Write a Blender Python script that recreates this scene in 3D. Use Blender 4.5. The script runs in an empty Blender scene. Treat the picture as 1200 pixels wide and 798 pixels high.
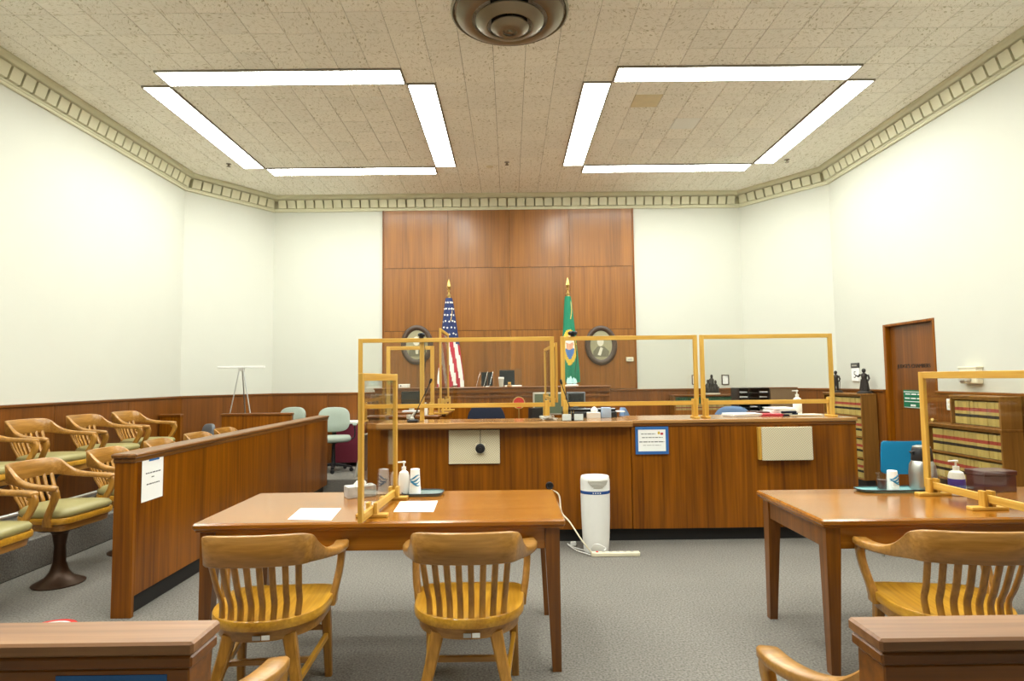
import bpy, math, random
from mathutils import Vector, Matrix
random.seed(7)
C = bpy.context.scene.collection
S = bpy.context.scene
R_ = math.radians
FT = .3048

# ------------------------------------------------------------------ camera
F_PX, PITCH, YAW, ROLL, EYE = 707.6, .06398, .004574, -.011776, 1.5
cx, sx, cy, sy, cr, sr = math.cos(PITCH), math.sin(PITCH), math.cos(YAW), math.sin(YAW), math.cos(ROLL), math.sin(ROLL)
VIEW = (Matrix(((cr, -sr, 0), (sr, cr, 0), (0, 0, 1))) @ Matrix(((1, 0, 0), (0, 0, -1), (0, 1, 0)))
        @ Matrix(((1, 0, 0), (0, cx, sx), (0, -sx, cx))) @ Matrix(((cy, -sy, 0), (sy, cy, 0), (0, 0, 1))))
cam_data = bpy.data.cameras.new('camera')
cam_data.sensor_width = 36
cam_data.lens = F_PX / 1200 * 36
cam_data.clip_start = .05
cam = bpy.data.objects.new('camera', cam_data)
C.objects.link(cam)
right, down, fwd = VIEW[0], VIEW[1], VIEW[2]
m = Matrix((right, -down, -fwd)).transposed().to_4x4()
m.translation = (0, 0, EYE)
cam.matrix_world = m
S.camera = cam


def ray(px, py):
    return VIEW.transposed() @ Vector(((px - 600) / F_PX, (py - 399) / F_PX, 1))


def atY(px, py, Y):
    d = ray(px, py); d = d * (Y / d.y); return Vector((d.x, d.y, d.z + EYE))


def atX(px, py, X):
    d = ray(px, py); d = d * (X / d.x); return Vector((d.x, d.y, d.z + EYE))


def atZ(px, py, z):
    d = ray(px, py); d = d * ((z - EYE) / d.z); return Vector((d.x, d.y, z))


# ------------------------------------------------------------------ world and exposure
w = bpy.data.worlds.new('world')
S.world = w
w.use_nodes = True
w.node_tree.nodes['Background'].inputs[0].default_value = (.9, .9, .85, 1)
w.node_tree.nodes['Background'].inputs[1].default_value = .05
S.view_settings.view_transform = 'Standard'
S.view_settings.look = 'None'
S.view_settings.exposure = 0.2
S.view_settings.gamma = 1
LAMP = 27.0          # radiance of the fluorescent diffusers


# ------------------------------------------------------------------ mesh builder
class MB:
    def __init__(s):
        s.v = []; s.f = []; s.mi = []

    def add(s, vs, fs, mi=0):
        o = len(s.v)
        s.v += [tuple(v) for v in vs]
        s.f += [tuple(i + o for i in f) for f in fs]
        s.mi += [mi] * len(fs)
        return s

    def box(s, x0, x1, y0, y1, z0, z1, b=0, mi=0):
        if x0 > x1: x0, x1 = x1, x0
        if y0 > y1: y0, y1 = y1, y0
        if z0 > z1: z0, z1 = z1, z0
        if b <= 0:
            vs = [(x, y, z) for z in (z0, z1) for y in (y0, y1) for x in (x0, x1)]
            return s.add(vs, [(0, 2, 3, 1), (4, 5, 7, 6), (0, 1, 5, 4), (2, 6, 7, 3), (0, 4, 6, 2), (1, 3, 7, 5)], mi)
        b = min(b, (x1 - x0) / 2.01, (y1 - y0) / 2.01, (z1 - z0) / 2.01)
        vs = []; idx = {}
        c = ((x0, x1), (y0, y1), (z0, z1))
        for sx_ in (0, 1):
            for sy_ in (0, 1):
                for sz_ in (0, 1):
                    k = (sx_, sy_, sz_)
                    for a in range(3):
                        p = []
                        for d in range(3):
                            q = c[d][k[d]]
                            if d != a: q += b if k[d] == 0 else -b
                            p.append(q)
                        idx[k, a] = len(vs); vs.append(tuple(p))
        fs = []
        for a in range(3):
            d1, d2 = [d for d in range(3) if d != a]
            for sg in (0, 1):
                q = []
                for (u, v) in ((0, 0), (1, 0), (1, 1), (0, 1)):
                    k = [0, 0, 0]; k[a] = sg; k[d1] = u; k[d2] = v
                    q.append(idx[tuple(k), a])
                fs.append(q)
        for a in range(3):
            d1, d2 = [d for d in range(3) if d != a]
            for u in (0, 1):
                for v in (0, 1):
                    k0 = [0, 0, 0]; k0[d1] = u; k0[d2] = v; k1 = list(k0); k1[a] = 1
                    k0 = tuple(k0); k1 = tuple(k1)
                    fs.append([idx[k0, d1], idx[k1, d1], idx[k1, d2], idx[k0, d2]])
        for k in set(k for k, a in idx):
            fs.append([idx[k, 0], idx[k, 1], idx[k, 2]])
        return s.add(vs, fs, mi)

    def loft(s, rings, caps=True, closed=True, mi=0):
        n = len(rings[0]); vs = [p for r in rings for p in r]; fs = []
        for i in range(len(rings) - 1):
            for j in range(n if closed else n - 1):
                k = (j + 1) % n
                fs.append((i * n + j, i * n + k, (i + 1) * n + k, (i + 1) * n + j))
        if caps:
            fs.append(tuple(range(n))[::-1]); fs.append(tuple((len(rings) - 1) * n + j for j in range(n)))
        return s.add(vs, fs, mi)

    def prism(s, poly, a0, a1, axis='z', mi=0):
        def P(u, v, a):
            return {'z': (u, v, a), 'y': (u, a, v), 'x': (a, u, v)}[axis]
        return s.loft([[P(u, v, a0) for u, v in poly], [P(u, v, a1) for u, v in poly]], mi=mi)

    def lathe(s, prof, n=16, c=(0, 0, 0), sxy=(1, 1), mi=0, caps=True):
        return s.loft([[(c[0] + r * sxy[0] * math.cos(t * 2 * math.pi / n), c[1] + r * sxy[1] * math.sin(t * 2 * math.pi / n), c[2] + z)
                        for t in range(n)] for r, z in prof], caps=caps, mi=mi)

    def tube(s, pts, r, n=8, mi=0):
        pts = [Vector(p) for p in pts]
        rs = r if isinstance(r, (list, tuple)) else [r] * len(pts)
        up = Vector((0, 0, 1)); rings = []
        t0 = (pts[1] - pts[0]).normalized()
        u = t0.cross(up)
        if u.length < .01: u = t0.cross(Vector((0, 1, 0)))
        u.normalize()
        for i, p in enumerate(pts):
            t = (pts[min(i + 1, len(pts) - 1)] - pts[max(i - 1, 0)]).normalized()
            u = (u - t * u.dot(t)).normalized(); v = t.cross(u)
            rings.append([p + (u * math.cos(k * 2 * math.pi / n) + v * math.sin(k * 2 * math.pi / n)) * rs[i] for k in range(n)])
        return s.loft(rings, mi=mi)

    def bar(s, pts, hw, hh, side=None, mi=0):
        """flat bar along pts: half width along 'side', half thickness along the third axis; hw, hh scalar or list"""
        pts = [Vector(p) for p in pts]; rings = []
        hws = hw if isinstance(hw, (list, tuple)) else [hw] * len(pts)
        hhs = hh if isinstance(hh, (list, tuple)) else [hh] * len(pts)
        for i, p in enumerate(pts):
            t = (pts[min(i + 1, len(pts) - 1)] - pts[max(i - 1, 0)]).normalized()
            sd = Vector(side); sd = (sd - t * sd.dot(t)).normalized(); n = t.cross(sd)
            a, b = hws[i], hhs[i]
            k = .35 * min(a, b)
            rings.append([p + sd * u + n * v for u, v in ((a - k, b), (-a + k, b), (-a, b - k), (-a, -b + k), (-a + k, -b), (a - k, -b), (a, -b + k), (a, b - k))])
        return s.loft(rings, mi=mi)

    def xf(s, M, i0=0):
        s.v = s.v[:i0] + [tuple(M @ Vector(v)) for v in s.v[i0:]]
        return s

    def mesh(s, name, mats, smooth=30, off=None):
        me = bpy.data.meshes.new(name)
        vs = s.v if off is None else [(a - off[0], b - off[1], c - off[2]) for a, b, c in s.v]
        me.from_pydata(vs, [], s.f)
        if not isinstance(mats, (list, tuple)): mats = [mats]
        for q in mats: me.materials.append(q)
        if len(mats) > 1:
            me.polygons.foreach_set('material_index', s.mi)
        import bmesh
        bm = bmesh.new(); bm.from_mesh(me); bmesh.ops.recalc_face_normals(bm, faces=bm.faces); bm.to_mesh(me); bm.free()
        if smooth:
            me.polygons.foreach_set('use_smooth', [True] * len(me.polygons))
            me.set_sharp_from_angle(angle=R_(smooth))
        me.update()
        return me


def link(name, me, parent=None, loc=(0, 0, 0), rz=0):
    o = bpy.data.objects.new(name, me)
    C.objects.link(o)
    o.location = loc; o.rotation_euler = (0, 0, rz)
    if parent is not None: o.parent = parent
    return o


def thing(name, label, cat, loc=(0, 0, 0), rz=0, group=None):
    o = bpy.data.objects.new(name, None)
    C.objects.link(o); o.empty_display_size = .05
    o.location = loc; o.rotation_euler = (0, 0, rz)
    o['label'] = label; o['category'] = cat
    if group: o['group'] = group
    return o


def part(name, mb, mat, parent, smooth=30, label=None, world=False):
    off = None
    if world:
        q = parent
        off = Vector((0, 0, 0))
        while q is not None: off += q.location; q = q.parent
    o = link(name, mb.mesh(name, mat, smooth, off), parent)
    if label: o['label'] = label
    return o


def solo(name, mb, mat, label, cat, group=None, loc=(0, 0, 0), rz=0, smooth=30):
    o = link(name, mb.mesh(name, mat, smooth), None, loc, rz)
    o['label'] = label; o['category'] = cat
    if group: o['group'] = group
    return o


def struct(name, mb, mat, parent=None, smooth=30):
    o = link(name, mb.mesh(name, mat, smooth), parent)
    if parent is None: o['kind'] = 'structure'
    return o


def copy_tree(o, parent=None):
    c = o.copy(); C.objects.link(c)
    if parent is not None: c.parent = parent
    for ch in list(o.children): copy_tree(ch, c)
    return c


def crv(pts, n=6):
    """Catmull-Rom through points of any dimension"""
    pts = [Vector(p) for p in pts]; out = []
    for i in range(len(pts) - 1):
        p0 = pts[max(i - 1, 0)]; p1 = pts[i]; p2 = pts[i + 1]; p3 = pts[min(i + 2, len(pts) - 1)]
        for k in range(n):
            t = k / n
            out.append(.5 * ((2 * p1) + (p2 - p0) * t + (2 * p0 - 5 * p1 + 4 * p2 - p3) * t * t + (3 * p1 - p0 - 3 * p2 + p3) * t ** 3))
    out.append(pts[-1])
    return out


def text_mesh(body, size, mat, depth=.001):
    cu = bpy.data.curves.new('lettering', 'FONT')
    cu.body = body; cu.size = size; cu.extrude = depth; cu.align_x = 'CENTER'; cu.align_y = 'CENTER'; cu.resolution_u = 2
    o = bpy.data.objects.new('lettering', cu)
    C.objects.link(o)
    dg = bpy.context.evaluated_depsgraph_get()
    me = bpy.data.meshes.new_from_object(o.evaluated_get(dg))
    bpy.data.objects.remove(o)
    me.materials.clear(); me.materials.append(mat)
    return me


# ------------------------------------------------------------------ materials
def lin(h):
    c = [int(h[i:i + 2], 16) / 255 for i in (0, 2, 4)]
    return tuple(((v + .055) / 1.055) ** 2.4 if v > .04045 else v / 12.92 for v in c) + (1,)


def new_mat(name):
    m_ = bpy.data.materials.new(name); m_.use_nodes = True
    return m_, m_.node_tree, m_.node_tree.nodes['Principled BSDF']


def nd(t, kind, **kw):
    n = t.nodes.new(kind)
    for k, v in kw.items(): setattr(n, k, v)
    return n


def plain(name, hexc, rough=.6, metal=0, var=.06, bump=0, scale=40, coat=0, spec=.5):
    m_, t, b = new_mat(name)
    b.inputs['Roughness'].default_value = rough; b.inputs['Metallic'].default_value = metal
    b.inputs['Coat Weight'].default_value = coat; b.inputs['Specular IOR Level'].default_value = spec
    tc = nd(t, 'ShaderNodeTexCoord'); no = nd(t, 'ShaderNodeTexNoise')
    no.inputs['Scale'].default_value = scale; no.inputs['Detail'].default_value = 4
    t.links.new(tc.outputs['Object'], no.inputs['Vector'])
    mx = nd(t, 'ShaderNodeMix', data_type='RGBA')
    c = lin(hexc)
    mx.inputs[6].default_value = tuple(min(1, v * (1 - var)) for v in c[:3]) + (1,)
    mx.inputs[7].default_value = tuple(min(1, v * (1 + var)) for v in c[:3]) + (1,)
    t.links.new(no.outputs['Fac'], mx.inputs[0]); t.links.new(mx.outputs[2], b.inputs['Base Color'])
    if bump:
        bp = nd(t, 'ShaderNodeBump'); bp.inputs['Strength'].default_value = bump; bp.inputs['Distance'].default_value = .004
        t.links.new(no.outputs['Fac'], bp.inputs['Height']); t.links.new(bp.outputs[0], b.inputs['Normal'])
    return m_


def wood(name, dark, light, axis='z', rough=.35, coat=.25, fine=55, streak=1.6, var=.1, spec=.5):
    m_, t, b = new_mat(name)
    b.inputs['Roughness'].default_value = rough; b.inputs['Coat Weight'].default_value = coat
    b.inputs['Coat Roughness'].default_value = .18; b.inputs['Specular IOR Level'].default_value = spec
    tc = nd(t, 'ShaderNodeTexCoord'); oi = nd(t, 'ShaderNodeObjectInfo')
    ad = nd(t, 'ShaderNodeVectorMath', operation='MULTIPLY_ADD')
    ad.inputs[1].default_value = (1, 1, 1)
    cmb = nd(t, 'ShaderNodeCombineXYZ')
    ml = nd(t, 'ShaderNodeMath', operation='MULTIPLY'); ml.inputs[1].default_value = 7
    t.links.new(oi.outputs['Random'], ml.inputs[0])
    for i in range(3): t.links.new(ml.outputs[0], cmb.inputs[i])
    t.links.new(tc.outputs['Object'], ad.inputs[0]); t.links.new(cmb.outputs[0], ad.inputs[2])
    mp = nd(t, 'ShaderNodeMapping')
    sc = [fine] * 3; sc['xyz'.index(axis)] = streak
    mp.inputs['Scale'].default_value = sc
    t.links.new(ad.outputs[0], mp.inputs['Vector'])
    n1 = nd(t, 'ShaderNodeTexNoise'); n1.inputs['Scale'].default_value = 1; n1.inputs['Detail'].default_value = 6; n1.inputs['Distortion'].default_value = .3
    t.links.new(mp.outputs[0], n1.inputs['Vector'])
    mp2 = nd(t, 'ShaderNodeMapping')
    sc2 = [fine * .12] * 3; sc2['xyz'.index(axis)] = streak * .35
    mp2.inputs['Scale'].default_value = sc2
    t.links.new(ad.outputs[0], mp2.inputs['Vector'])
    n2 = nd(t, 'ShaderNodeTexNoise'); n2.inputs['Scale'].default_value = 1; n2.inputs['Detail'].default_value = 3; n2.inputs['Distortion'].default_value = .6
    t.links.new(mp2.outputs[0], n2.inputs['Vector'])
    av = nd(t, 'ShaderNodeMath', operation='ADD'); t.links.new(n1.outputs['Fac'], av.inputs[0]); t.links.new(n2.outputs['Fac'], av.inputs[1])
    rp = nd(t, 'ShaderNodeValToRGB')
    rp.color_ramp.elements[0].position = .36; rp.color_ramp.elements[1].position = .66
    rp.color_ramp.elements[0].color = lin(dark); rp.color_ramp.elements[1].color = lin(light)
    hf = nd(t, 'ShaderNodeMath', operation='MULTIPLY'); hf.inputs[1].default_value = .5
    t.links.new(av.outputs[0], hf.inputs[0]); t.links.new(hf.outputs[0], rp.inputs[0])
    hs = nd(t, 'ShaderNodeHueSaturation')
    mr = nd(t, 'ShaderNodeMapRange'); mr.inputs[3].default_value = 1 - var; mr.inputs[4].default_value = 1 + var
    t.links.new(oi.outputs['Random'], mr.inputs[0]); t.links.new(mr.outputs[0], hs.inputs['Value'])
    t.links.new(rp.outputs[0], hs.inputs['Color']); t.links.new(hs.outputs[0], b.inputs['Base Color'])
    bp = nd(t, 'ShaderNodeBump'); bp.inputs['Strength'].default_value = .06; bp.inputs['Distance'].default_value = .002
    t.links.new(n1.outputs['Fac'], bp.inputs['Height']); t.links.new(bp.outputs[0], b.inputs['Normal'])
    return m_


def emit(name, col, strength):
    m_, t, b = new_mat(name)
    b.inputs['Base Color'].default_value = (.9, .9, .9, 1)
    b.inputs['Emission Color'].default_value = col; b.inputs['Emission Strength'].default_value = strength
    return m_


def clear(name, tint=(.97, .97, .95), gloss=1.0):
    m_, t, b = new_mat(name); t.nodes.remove(b)
    out = t.nodes['Material Output']
    lw = nd(t, 'ShaderNodeLayerWeight'); lw.inputs[0].default_value = .5
    pw = nd(t, 'ShaderNodeMath', operation='POWER'); pw.inputs[1].default_value = 5
    t.links.new(lw.outputs['Facing'], pw.inputs[0])
    ma = nd(t, 'ShaderNodeMath', operation='MULTIPLY_ADD'); ma.inputs[1].default_value = .96 * gloss; ma.inputs[2].default_value = .04 * gloss
    t.links.new(pw.outputs[0], ma.inputs[0])
    tr = nd(t, 'ShaderNodeBsdfTransparent'); tr.inputs[0].default_value = tint + (1,)
    gl = nd(t, 'ShaderNodeBsdfGlossy'); gl.inputs['Roughness'].default_value = .03
    mx = nd(t, 'ShaderNodeMixShader')
    t.links.new(ma.outputs[0], mx.inputs[0]); t.links.new(tr.outputs[0], mx.inputs[1]); t.links.new(gl.outputs[0], mx.inputs[2])
    t.links.new(mx.outputs[0], out.inputs[0])
    return m_


def banded(name, bands, base, rough=.6):
    """colour bands along object z: bands = [(z0, z1, hex)]"""
    m_, t, b = new_mat(name)
    b.inputs['Roughness'].default_value = rough
    tc = nd(t, 'ShaderNodeTexCoord'); sp = nd(t, 'ShaderNodeSeparateXYZ'); t.links.new(tc.outputs['Object'], sp.inputs[0])
    oi = nd(t, 'ShaderNodeObjectInfo')
    hs = nd(t, 'ShaderNodeHueSaturation'); mr = nd(t, 'ShaderNodeMapRange'); mr.inputs[3].default_value = .8; mr.inputs[4].default_value = 1.1
    t.links.new(oi.outputs['Random'], mr.inputs[0]); t.links.new(mr.outputs[0], hs.inputs['Value'])
    hs.inputs['Color'].default_value = lin(base)
    prev = hs.outputs[0]
    for z0, z1, h in bands:
        g = nd(t, 'ShaderNodeMath', operation='GREATER_THAN'); g.inputs[1].default_value = z0; t.links.new(sp.outputs[2], g.inputs[0])
        l = nd(t, 'ShaderNodeMath', operation='LESS_THAN'); l.inputs[1].default_value = z1; t.links.new(sp.outputs[2], l.inputs[0])
        mu = nd(t, 'ShaderNodeMath', operation='MULTIPLY'); t.links.new(g.outputs[0], mu.inputs[0]); t.links.new(l.outputs[0], mu.inputs[1])
        mx = nd(t, 'ShaderNodeMix', data_type='RGBA'); t.links.new(mu.outputs[0], mx.inputs[0]); t.links.new(prev, mx.inputs[6])
        mx.inputs[7].default_value = lin(h); prev = mx.outputs[2]
    t.links.new(prev, b.inputs['Base Color'])
    return m_


def carpet_mat():
    m_, t, b = new_mat('grey carpet'); b.inputs['Roughness'].default_value = .95; b.inputs['Specular IOR Level'].default_value = .1
    tc = nd(t, 'ShaderNodeTexCoord')
    n1 = nd(t, 'ShaderNodeTexNoise'); n1.inputs['Scale'].default_value = 85; n1.inputs['Detail'].default_value = 3
    n2 = nd(t, 'ShaderNodeTexNoise'); n2.inputs['Scale'].default_value = 1.1; n2.inputs['Detail'].default_value = 3
    for n in (n1, n2): t.links.new(tc.outputs['Object'], n.inputs['Vector'])
    rp = nd(t, 'ShaderNodeValToRGB'); rp.color_ramp.elements[0].position = .3; rp.color_ramp.elements[1].position = .7
    rp.color_ramp.elements[0].color = lin('625f59'); rp.color_ramp.elements[1].color = lin('8f8a82')
    t.links.new(n1.outputs['Fac'], rp.inputs[0])
    mx = nd(t, 'ShaderNodeMix', data_type='RGBA', blend_type='MULTIPLY'); mx.inputs[0].default_value = .35
    t.links.new(rp.outputs[0], mx.inputs[6]); t.links.new(n2.outputs['Color'], mx.inputs[7])
    mx2 = nd(t, 'ShaderNodeMix', data_type='RGBA'); mx2.inputs[0].default_value = .5
    t.links.new(rp.outputs[0], mx.inputs[6])
    rp2 = nd(t, 'ShaderNodeValToRGB'); rp2.color_ramp.elements[0].color = (.82, .82, .82, 1); rp2.color_ramp.elements[1].color = (1.1, 1.1, 1.1, 1)
    t.links.new(n2.outputs['Fac'], rp2.inputs[0]); t.links.new(rp2.outputs[0], mx.inputs[7]); mx.inputs[0].default_value = 1
    t.links.new(mx.outputs[2], b.inputs['Base Color'])
    bp = nd(t, 'ShaderNodeBump'); bp.inputs['Strength'].default_value = .5; bp.inputs['Distance'].default_value = .006
    t.links.new(n1.outputs['Fac'], bp.inputs['Height']); t.links.new(bp.outputs[0], b.inputs['Normal'])
    t.nodes.remove(mx2)
    return m_


def tile_mat():
    m_, t, b = new_mat('fissured acoustic tile'); b.inputs['Roughness'].default_value = .9
    tc = nd(t, 'ShaderNodeTexCoord'); oi = nd(t, 'ShaderNodeObjectInfo')
    vr = nd(t, 'ShaderNodeVectorRotate', rotation_type='Z_AXIS')
    mu = nd(t, 'ShaderNodeMath', operation='MULTIPLY'); mu.inputs[1].default_value = 40
    t.links.new(oi.outputs['Random'], mu.inputs[0]); t.links.new(mu.outputs[0], vr.inputs['Angle'])
    t.links.new(tc.outputs['Object'], vr.inputs[0])
    mp = nd(t, 'ShaderNodeMapping'); mp.inputs['Scale'].default_value = (20, 62, 1); t.links.new(vr.outputs[0], mp.inputs[0])
    n1 = nd(t, 'ShaderNodeTexNoise'); n1.inputs['Scale'].default_value = 1; n1.inputs['Detail'].default_value = 5; n1.inputs['Distortion'].default_value = 1.2
    t.links.new(mp.outputs[0], n1.inputs['Vector'])
    rp = nd(t, 'ShaderNodeValToRGB'); rp.color_ramp.elements[0].position = .33; rp.color_ramp.elements[1].position = .45
    rp.color_ramp.elements[0].color = lin('cbc2a6'); rp.color_ramp.elements[1].color = lin('fcf7ea')
    t.links.new(n1.outputs['Fac'], rp.inputs[0])
    hs = nd(t, 'ShaderNodeHueSaturation'); mr = nd(t, 'ShaderNodeMapRange'); mr.inputs[3].default_value = .95; mr.inputs[4].default_value = 1.02
    t.links.new(oi.outputs['Random'], mr.inputs[0]); t.links.new(mr.outputs[0], hs.inputs['Value'])
    t.links.new(rp.outputs[0], hs.inputs['Color']); t.links.new(hs.outputs[0], b.inputs['Base Color'])
    bp = nd(t, 'ShaderNodeBump'); bp.inputs['Strength'].default_value = .6; bp.inputs['Distance'].default_value = .004
    t.links.new(n1.outputs['Fac'], bp.inputs['Height']); t.links.new(bp.outputs[0], b.inputs['Normal'])
    return m_


def grille_mat():
    m_, t, b = new_mat('woven speaker cloth'); b.inputs['Roughness'].default_value = .9
    tc = nd(t, 'ShaderNodeTexCoord'); vo = nd(t, 'ShaderNodeTexVoronoi'); vo.inputs['Scale'].default_value = 62; vo.inputs['Randomness'].default_value = .0
    mp = nd(t, 'ShaderNodeMapping'); mp.inputs['Scale'].default_value = (1, 0, 1); mp.inputs['Rotation'].default_value = (0, R_(35), 0); t.links.new(tc.outputs['Object'], mp.inputs[0]); t.links.new(mp.outputs[0], vo.inputs['Vector'])
    rp = nd(t, 'ShaderNodeValToRGB'); rp.color_ramp.elements[0].position = .25; rp.color_ramp.elements[1].position = .6
    rp.color_ramp.elements[0].color = lin('ddd2b6'); rp.color_ramp.elements[1].color = lin('b3a480')
    t.links.new(vo.outputs['Distance'], rp.inputs[0]); t.links.new(rp.outputs[0], b.inputs['Base Color'])
    return m_


M = {}
M['wall'] = plain('ivory wall paint', 'cbcbbf', .75, var=.015, scale=3, spec=.2)
M['cornice'] = plain('cream plaster', 'd6d2b4', .7, var=.02, scale=6)
M['gap'] = plain('dark joint', '857a60', .9)
M['carpet'] = carpet_mat()
M['tile'] = tile_mat()
M['tile_new'] = plain('clean white tile', 'f6f5ec', .9, var=.02)
M['tile_stain'] = plain('water stained tile', 'e4d5ae', .9, var=.1, scale=8)
M['lamp'] = emit('fluorescent diffuser', (.965, 1, .935, 1), LAMP)
M['fixture'] = plain('grey lamp housing', '9a9284', .5)
M['bronze'] = plain('dull bronze vent metal', '8c8370', .36, .75, var=.12, scale=9)
M['panel'] = wood('wall veneer', '754818', '9a6224', 'z', .36, .2, 45, 1.0, .05, spec=.4)
M['wains'] = wood('wainscot veneer', '613710', '834c18', 'z', .36, .2, 45, 1.0, .04, spec=.4)
M['bench'] = wood('bench veneer', '5e3000', '985804', 'z', .34, .1, 42, 1.1, .04, spec=.3)
M['bench_x'] = wood('bench trim', '5a3208', '8a5010', 'x', .35, .25, 50, 1.5, .04)
M['bench_y'] = wood('rail cap', '5a3610', '8c5a22', 'y', .35, .25, 50, 1.5, .04)
M['worktop'] = wood('worktop with painted sheen', '8a5c2c', 'b98a52', 'x', .25, .6, 50, 1.5, .03)  # base colour lightened to stand in for the reflection of the bright wall
M['cap'] = wood('worn rail cap', '724a2a', '996c44', 'x', .42, .2, 50, 2, .03)
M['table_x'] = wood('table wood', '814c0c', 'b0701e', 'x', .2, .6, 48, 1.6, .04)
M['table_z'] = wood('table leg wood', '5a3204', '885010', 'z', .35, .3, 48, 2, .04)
M['oak_x'] = wood('honey oak crosswise', '8c6022', 'ba8640', 'x', .33, .35, 70, 4, .05)
M['oak_y'] = wood('honey oak lengthwise', 'a8741a', 'd29e32', 'y', .33, .35, 70, 4, .05)
M['oak_z'] = wood('honey oak upright', '8a5e1c', 'ba8434', 'z', .35, .3, 70, 4, .05)
M['pine_z'] = wood('pine upright', 'c28f2c', 'dfb556', 'z', .5, .1, 60, 2.5, .04)
M['pine_x'] = wood('pine rail', 'c28f2c', 'dfb556', 'x', .5, .1, 60, 2.5, .04)
M['pine_y'] = wood('pine rail lengthwise', 'c28f2c', 'dfb556', 'y', .5, .1, 60, 2.5, .04)
M['plexi'] = clear('acrylic sheet')
M['glass'] = clear('clear plastic', (.93, .95, .95))
M['black'] = plain('black plastic', '17171a', .45)
M['kick'] = plain('black kick base', '1d1c1c', .6)
M['iron'] = plain('dark brown iron', '46301f', .4, .5)
M['vinyl'] = plain('olive green vinyl', '938a58', .5, var=.05, coat=.1)
M['steel'] = plain('brushed steel', 'b9b9b6', .3, .9, var=.05)
M['chrome'] = plain('polished steel', 'd0d0d0', .15, 1, var=.02)
M['white'] = plain('white plastic', 'ecebe6', .4, var=.02)
M['paper'] = plain('white paper', 'f3f2ee', .8, var=.01)
M['ink'] = plain('grey print', '5f5d5b', .8)
M['tape'] = plain('blue painter tape', '2c63a4', .7)
M['cream'] = plain('cream plastic', 'e5dcc0', .5, var=.02)
M['navy'] = plain('navy fabric', '141b2e', .95, bump=.5, scale=120, var=.3)
M['bluegrey'] = plain('blue grey fabric', '59708f', .9, bump=.3, scale=160)
M['sage'] = plain('sage grey fabric', '9aa497', .9, bump=.3, scale=160)
M['greyfab'] = plain('slate grey fabric', '6d7175', .9, bump=.3, scale=160)
M['teal'] = plain('teal blue plastic', '0f7fae', .4, var=.04, scale=6)
M['maroon'] = plain('maroon vinyl', '6e1f33', .5)
M['binder'] = plain('dark maroon box', '4d2626', .4, coat=.3)
M['grille'] = grille_mat()
M['green_sign'] = plain('green sign', '0f6a4a', .5)
M['gold'] = plain('brass', 'cdb06a', .35, .9, var=.05)
M['flag_red'] = plain('flag red', 'b3263a', .8)
M['flag_white'] = plain('flag white', 'ece9e2', .8)
M['flag_blue'] = plain('flag navy', '22305e', .8)
M['flag_green'] = plain('flag green', '167a5a', .8)
M['flag_gold'] = plain('flag gold', 'd7b23c', .8)
M['flag_sky'] = plain('flag seal blue', '4d78b4', .8)
M['flag_skin'] = plain('flag seal tan', 'd9a284', .8)
M['frame_dark'] = plain('dark brown picture frame', '4a382b', .4, var=.15)
M['print'] = plain('aged print', '9b9575', .6, var=.2, scale=6)
M['print_light'] = plain('aged print pale', 'd8d2bd', .6, var=.1, scale=12)
M['print_dark'] = plain('aged print dark', '6f6a55', .6, var=.15, scale=12)  # darker print tone, used for the portrait coats
M['statue'] = plain('dark bronze', '352f2a', .45, .4, var=.25, scale=30)
M['marble'] = plain('pale stone', 'c6c0b0', .5)
M['book'] = banded('tan law book', [(.135, .168, '9a3a2c'), (.075, .104, '1d1a17'), (.0, .006, '6e5d38'), (.225, .3, '8d7b4c')], 'b39c55')
M['gbook'] = banded('green and tan law book', [(.10, .3, '2c5a38'), (.03, .045, '7a3326')], '9c8650')
M['red'] = plain('red plastic', 'cf2420', .5)
M['screen'] = plain('grey green screen', '66725c', .25)
M['screen_dark'] = plain('dark glass screen', '1e2326', .15)
M['putty'] = plain('putty plastic', 'b7b3a6', .5)
M['purple'] = plain('purple label', '3f2f8c', .5)
M['cupblue'] = plain('cup teal print', '2a7fa6', .6)
M['floral'] = plain('grey floral print', 'b3b1ad', .7, var=.45, scale=28)
M['alu'] = plain('pale aluminium', 'd6d5d0', .35, .6)
M['walnut'] = wood('bookcase wood', '6e471a', '94662a', 'z', .4, .2, 50, 1.5, .05)
M['board'] = plain('brown hardboard', '7d6448', .7, var=.08)
M['pink'] = plain('red folder', 'b5303e', .6)

# ------------------------------------------------------------------ room shell
HC = 4.568
XW, YF, YB, YC_ = 4.75, 9.95, -3.5, 8.75
XF0, XF1 = -3.9, 3.88
ring = [(-XW, YB), (-XW, YC_), (XF0, YF), (XF1, YF), (XW, YC_), (XW, YB)]


def wall(name, a, b, z0=0, z1=HC + .06, th=.12, mat='wall', parent=None):
    a = Vector(a).to_3d(); b = Vector(b).to_3d(); d = (b - a).normalized(); n = Vector((-d.y, d.x, 0))
    mb = MB()
    mb.loft([[a + Vector((0, 0, z0)), a + n * th + Vector((0, 0, z0)), a + n * th + Vector((0, 0, z1)), a + Vector((0, 0, z1))],
             [b + Vector((0, 0, z0)), b + n * th + Vector((0, 0, z0)), b + n * th + Vector((0, 0, z1)), b + Vector((0, 0, z1))]])
    return struct(name, mb, M[mat], parent, smooth=0)


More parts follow.
